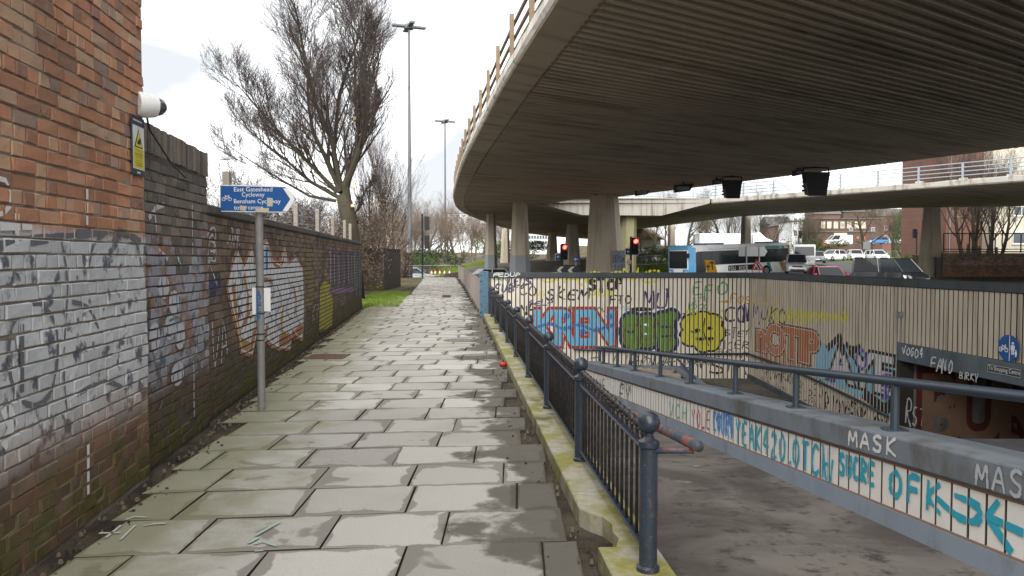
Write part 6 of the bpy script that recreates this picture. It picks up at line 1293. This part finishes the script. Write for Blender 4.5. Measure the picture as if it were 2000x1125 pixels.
# leafy shrubs: leaf-sized faces through an uneven volume
def leaf_mesh(seed, n, mat, size, shape):
    rg = random.Random(seed); mb = MB(); lob = [(Vector((rg.gauss(0, .45), rg.gauss(0, .45), rg.uniform(.25, .85))), rg.uniform(.22, .42)) for _ in range(shape)]
    for i in range(n):
        c, r_ = rg.choice(lob); v = Vector((rg.gauss(0, 1), rg.gauss(0, 1), rg.gauss(0, 1))).normalized()*r_*rg.uniform(.55, 1.08); p = c+v
        if p.z < 0: p.z = abs(p.z)*.4
        a = Vector((rg.gauss(0, 1), rg.gauss(0, 1), rg.gauss(0, .6))).normalized()*size*rg.uniform(.6, 1.3); b = a.orthogonal().normalized()*size*.55
        mb.add([p-a, p+b, p+a, p-b], [(0, 1, 2, 3)])
    return mb.mesh('foliage', mat)
lm = {'green': leaf_mesh(1, 5200, 'green_leaf', .028, 14), 'dead': leaf_mesh(2, 4200, 'dead_leaf', .020, 16), 'green2': leaf_mesh(3, 4500, 'green_leaf', .03, 11)}
def shrub(kind, px, d, w_, h, label, zb=None):
    x = (px-1000)/F*d; zb = G(x, d) if zb is None else zb; o = empty('shrub', label, 'shrub', 'shrubs', loc=(x, d, zb), rz=rr(0, 6)); o.scale = (w_, w_, h); link('foliage', lm[kind], o); mb = MB()
    for k in range(5): mb.tube([(0, 0, -.05), (rr(-.2, .2), rr(-.2, .2), .35), (rr(-.5, .5), rr(-.5, .5), .8)], [.02, .014, .006], 5)
    mb.build('stem', 'bark', o)
shrub('green', 1782, 92, 3.0, 6.2, 'dark evergreen tree beside the traffic lights and pale column')
shrub('green2', 1772, 76, 1.3, 1.6, 'low green bush at the foot of the black fence near the column')
for px, d, w_, h, lb in ((775, 100, 5, 2.6, 'evergreen bush below the taller lamp mast'), (850, 108, 6, 2.6, 'evergreen bush beyond the traffic cones'), (985, 120, 6, 3.4, 'evergreen bush beyond the slim columns'), (1285, 96, 6, 2.0, 'clipped green bush beyond the speed limit sign'), (1585, 122, 4, 3.0, 'green bush by the orange boarded doorway'), (1310, 104, 5, 2.2, 'green bush beside the dark slender column')): shrub('green', px, d, w_, h, lb)
for px, d, w_, h, lb in ((560, 32, 2.4, 3.4, 'thicket of brown dead leaves behind the wire fence'), (640, 34, 2.4, 3.6, 'thicket of brown leaves behind the big trunk'), (715, 50, 1.9, 5.6, 'thicket of brown leaves behind the mossy brick pier'), (745, 62, 2.0, 6.5, 'thicket of brown leaves beside the far brick pier'), (682, 40, 1.8, 4.6, 'thicket of brown leaves between trunk and pier')): shrub('dead', px, d, w_, h, lb, 0)
# grass on the verges
def grass(name, area, n, h0, label):
    mb = MB()
    for _ in range(n):
        x, y = area(); z = G(x, y); a = rr(0, 6.28); h = h0*rr(.5, 1.2); w_ = h0*.12+.004; dx, dy = math.cos(a)*w_, math.sin(a)*w_; mb.add([(x-dx, y-dy, z), (x+dx, y+dy, z), (x+rr(-.4, .4)*h, y+rr(-.4, .4)*h, z+h)], [(0, 1, 2)])
    mb.build(name, 'grass_blade', label=label, cat='grass', kind='stuff')
grass('verge_grass', lambda: (lambda y: (wallX(25)-.093*(y-25)+rr(-.6, 1.2), y))(rr(25.3, 37)), 6000, .10, 'bright green verge grass past the end of the garden wall')
grass('bank_grass', lambda: (lambda y: (rr(-11, -3.5), y))(rr(93, 112)), 9000, .30, 'grass on the bank beyond the road')
grass('island_grass', lambda: (lambda y, r_: (r_*y, y))(rr(70, 124), random.choice((rr(.16, .30), rr(.485, .56)))), 14000, .22, 'grass on the traffic island beyond the bus')
# ---------------------------------------------------------------- buildings
concmat('render_cream', (.46, .42, .35), (.56, .52, .44), (2, 2, .3), (.34, .30, .24), .4, .5); plain('win_frame', (.66, .66, .65), .5); glossy('window_glass', (.07, .085, .10), .08); plain('board_cream', (.48, .42, .31), .8); plain('board_orange', (.38, .13, .06), .8); plain('roof_slate', (.11, .105, .105), .85); plain('clad_white', (.66, .68, .70), .6); plain('clad_grey', (.20, .22, .25), .6); plain('clad_red', (.34, .05, .05), .6); plain('brick_flat', (.16, .075, .052), .9, sc=3, var=.4); plain('office_white', (.60, .61, .60), .7)
def bricktex(name, a, b, m):
    k = NT(name, .9); t = k.n('ShaderNodeTexBrick'); mp_ = k.n('ShaderNodeMapping'); mp_.inputs['Rotation'].default_value = (R(90), 0, 0); k.link(k.pos(), mp_.inputs['Vector']); k.link(mp_.outputs['Vector'], t.inputs['Vector']); t.inputs['Scale'].default_value = 1; t.inputs['Brick Width'].default_value = .24; t.inputs['Row Height'].default_value = .082; t.inputs['Mortar Size'].default_value = .008
    t.inputs['Color1'].default_value = (*a, 1); t.inputs['Color2'].default_value = (*b, 1); t.inputs['Mortar'].default_value = (*m, 1); k.col(k.mix(k.math('MULTIPLY', k.noise(.5, 5), .6), t.outputs['Color'], (.07, .04, .03))); M[name] = k.m
bricktex('brick_house', (.20, .075, .05), (.13, .055, .04), (.24, .2, .17)); bricktex('brick_brown_far', (.12, .07, .05), (.085, .052, .04), (.14, .12, .1)); bricktex('brick_boundary', (.085, .045, .035), (.05, .032, .027), (.09, .08, .07))
def building(name, px0, px1, d, h, dep, mat, label, zb=None, roof=None, cat='building'):
    x0, x1 = (px0-1000)/F*d, (px1-1000)/F*d; zb = G((x0+x1)/2, d) if zb is None else zb; o = empty(name, label, cat, loc=(x0, d, zb)); w_ = x1-x0
    mb = MB(); mb.box((0, 0, -2), (w_, dep, h)); mb.build('wall', mat, o)
    mb = MB()
    if roof == 'gable': mb.add([(-.3, -.4, h), (w_+.3, -.4, h), (w_+.3, dep+.4, h), (-.3, dep+.4, h), (-.3, dep/2, h+dep*.3), (w_+.3, dep/2, h+dep*.3)], [(0, 1, 5, 4), (2, 3, 4, 5), (0, 4, 3), (1, 2, 5)])
    elif roof == 'end': mb.add([(-.3, -.3, h), (w_+.3, -.3, h), (w_+.3, dep, h), (-.3, dep, h), (w_/2, -.3, h+w_*.28), (w_/2, dep, h+w_*.28)], [(0, 1, 4), (0, 4, 5, 3), (1, 2, 5, 4)])
    else: mb.cbox((-.2, -.2, h), (w_+.2, dep+.2, h+.25), .03)
    mb.build('roof', 'roof_slate', o); return o, w_
def windows(o, rects, pane='window_glass', fr='win_frame', bars=1):
    for x0, x1, z0, z1 in rects:
        mb = MB(); mb.box((x0, -.05, z0), (x1, .02, z1)); f = mb.build('window', fr, o); n_ = bars+1; g_ = .06; ww = (x1-x0-g_*(n_+1))/n_
        for k in range(n_): a = x0+g_+k*(ww+g_); mb = MB(); mb.box((a, -.056, z0+g_), (a+ww, -.04, z1-g_)); mb.build('pane', pane, f)
        if pane == 'window_glass': mb = MB(); mb.cbox((x0-.08, -.14, z0-.1), (x1+.08, .0, z0-.005), .01); mb.build('sill', fr, f)
# right-hand flats behind the boundary wall
o, w_ = building('brick_flats', 1846, 1934, 78, 13, 9, 'brick_house', 'red brick block of flats behind the boundary wall', .8)
mb = MB(); mb.tube([(.35, -.06, 0), (.35, -.06, 12)], .05, 6); mb.tube([(.3, -.06, 7.7), (2.2, -.06, 7.7)], .03, 6); mb.tube([(.3, -.06, 5.0), (4.4, -.06, 5.05)], .03, 6); mb.build('drainpipe', 'clad_grey', o)
o, w_ = building('cream_flats', 1934.5, 2120, 76.5, 13.5, 10, 'render_cream', 'cream rendered block of flats with white windows', .8)
sc_ = F/76.5; wx = lambda px: (px-1934.5)/sc_; wz = lambda py: at(1900, py, 76.5).z-.8
windows(o, [(wx(1976), wx(2008), wz(421), wz(403)), (wx(1976), wx(2008), wz(476), wz(453)), (wx(1976), wx(2008), wz(372), wz(350)), (wx(2040), wx(2075), wz(476), wz(453)), (wx(2040), wx(2075), wz(421), wz(398))]); mb = MB(); mb.cbox((wx(1973), -.2, wz(431)), (wx(1982), -.01, wz(426)), .02); mb.build('vent', 'clad_grey', o)
bw = empty('boundary_wall', 'long low brick boundary wall below the black railing and flats', 'wall'); dB = 62; x0, x1 = (1842-1000)/F*dB, 62; ht = at(0, 492, dB).z; mtx = frame((x0, dB, -.4), (1, 0, 0), (0, -1, 0))
mb = MB(); mb.box((0, -.35, -.5), (x1-x0, -.012, ht+.3), mtx); mb.build('wall_core', 'mortar_dark', bw); brick_wall(bw, mtx, 0, 14, 0, ht+.34, lambda s, z: 'brick_far' if z < 1.4 else 'brick_dark', 0, lambda r: 0); mb = MB(); mb.cbox((0, -.4, ht+.36), (x1-x0, .04, ht+.46), .015, mtx); mb.build('coping', 'brick_grey', bw)
guard([(x0+.1, dB+.2), (x1, dB+.2)], 1.45, 2.1, 'black_metal', 'black bar railing on top of the brick boundary wall', zf=lambda x, y: ht+.02, pr=.05, bars=.13)
guard([((1783-1000)/F*75, 75), (x0, dB+.3)], 1.7, 2.2, 'black_metal', 'black bar fence running back beside the evergreen', pr=.05, bars=.13)
mb = MB(); mb.prism([(x0-2, 58.3), (60, 58.3), (60, 61.9), (x0-2, 61.9)], -1, lambda x, y: -.3+(y-58.3)*.12); mb.build('verge_bed', 'soil', kind='structure')
# boarded-up terrace
o, w_ = building('boarded_terrace', 1588, 1722, 165, at(0, 428, 165).z-4.4, 12, 'brick_brown_far', 'long boarded-up brown brick terrace on the rise behind the white van', 4.4); sc_ = F/165; wx = lambda px: (px-1588)/sc_; wz = lambda py: at(0, py, 165).z-4.4
windows(o, [(wx(a), wx(a+8), wz(446), wz(433)) for a in (1602, 1614, 1627, 1640, 1653, 1668, 1681)], 'board_cream', 'win_frame', 0); windows(o, [(wx(a), wx(a+7), wz(452), wz(444)) for a in (1657, 1700)], 'window_glass')
o, w_ = building('flat_roofed_annex', 1592, 1705, 155, at(0, 454, 155).z-4.3, 5, 'brick_brown_far', 'flat roofed brown annex with orange and cream boards', 4.3); sc_ = F/155; wx = lambda px: (px-1592)/sc_; wz = lambda py: at(0, py, 155).z-4.3
windows(o, [(wx(1628), wx(1653), wz(467), wz(455))], 'board_cream', 'win_frame', 0); windows(o, [(wx(a), wx(a+6), wz(467), wz(461)) for a in (1632, 1644, 1659, 1671)]+[(wx(1682), wx(1689), wz(471), wz(461)), (wx(1605), wx(1625), wz(480), wz(469))], 'board_orange', 'brick_flat', 0)
o, w_ = building('brick_house', 1523, 1552, 170, at(0, 440, 170).z-4.6, 9, 'brick_house', 'red brick house with pale gable behind the bus rear', 4.6, 'end'); windows(o, [(1, 1.9, 3, 4.4), (2.2, 2.9, 3, 4.4), (1, 1.9, .6, 2)])
o, w_ = building('white_house', 1546, 1566, 160, at(0, 433, 160).z-4.4, 8, 'clad_white', 'narrow white house front between brick houses', 4.4); windows(o, [(.3, 1.0, 4.2, 5.6), (1.2, 1.9, 4.2, 5.6), (.3, 1.0, 1.8, 3.2), (1.2, 1.9, 1.8, 3.2)])
hill = MB()
for i, (px0, px1, py, d, m, lb) in enumerate(((1590, 1640, 418, 230, 'brick_house', 'upper red brick terrace on the hill'), (1645, 1700, 414, 235, 'brick_brown_far', 'brown terrace highest on the hill'), (1705, 1770, 422, 225, 'brick_house', 'brick terrace on the hill behind the slim tree'), (1500, 1545, 438, 220, 'brick_brown_far', 'distant terrace behind the red brick house'), (1210, 1290, 462, 180, 'office_white', 'long low pale building beyond the mossy column'), (1370, 1446, 458, 170, 'brick_brown_far', 'low brown building behind the lorry'))):
    o, w_ = building('hill_terrace', px0, px1, d, at(0, py, d).z-6, 8, m, lb, 6, 'gable' if i < 4 else None); n_ = int(w_/2.2); windows(o, [(1+k*2.1, 2+k*2.1, h_, h_+1.2) for k in range(n_) for h_ in ((1.2, 4.0) if i < 4 else (1.0,)) if 2+k*2.1 < w_ and h_+1.4 < at(0, py, d).z-6])
# white office under the flyover
o, w_ = building('office_block', 1030, 1074, 230, at(0, 456, 230).z-2, 12, 'office_white', 'white office block with dark window bands seen under the flyover', 2); h_ = at(0, 456, 230).z-2
windows(o, [(.3+k*.83, .95+k*.83, z, z+.9) for z in (h_-1.5, h_-3.1, h_-4.7) for k in range(8)], 'window_glass', 'clad_grey', 0)
# far patchwork-clad apartment block
D_ = 420; o, w_ = building('apartment_block', 862, 946, D_, at(0, 418, D_).z-4, 14, 'clad_white', 'distant white apartment block with grey and red patchwork cladding', 4); h_ = at(0, 418, D_).z-4; rg = random.Random(4)
for r_ in range(9):
    x = rg.uniform(0, .8)
    while x < w_-1.6:
        l_ = rg.uniform(.8, 2.6); m = rg.choice(('clad_grey', 'clad_grey', 'clad_grey', 'window_glass', 'clad_red') if r_ in (2, 5, 7) else ('clad_grey', 'clad_grey', 'window_glass', 'clad_grey')); z = h_-1.3-r_*1.15; mb = MB(); mb.box((x, -.08, z), (min(x+l_, w_), .0, z+.62)); mb.build('cladding_panel', m, o); x += l_+rg.uniform(.5, 2.2)
# painted road lines
mb = MB()
for k in range(9): a = Vector((27.5+k*1.5, 62+k*5.2)); b = a+Vector((.62, 2.1)); n_ = Vector((.075, -.02)); mb.poly([(p.x, p.y, HT(p.x, p.y)-.018) for p in (a-n_, a+n_, b+n_, b-n_)])
mb.build('lane_marking', 'white_paint', kind='structure')
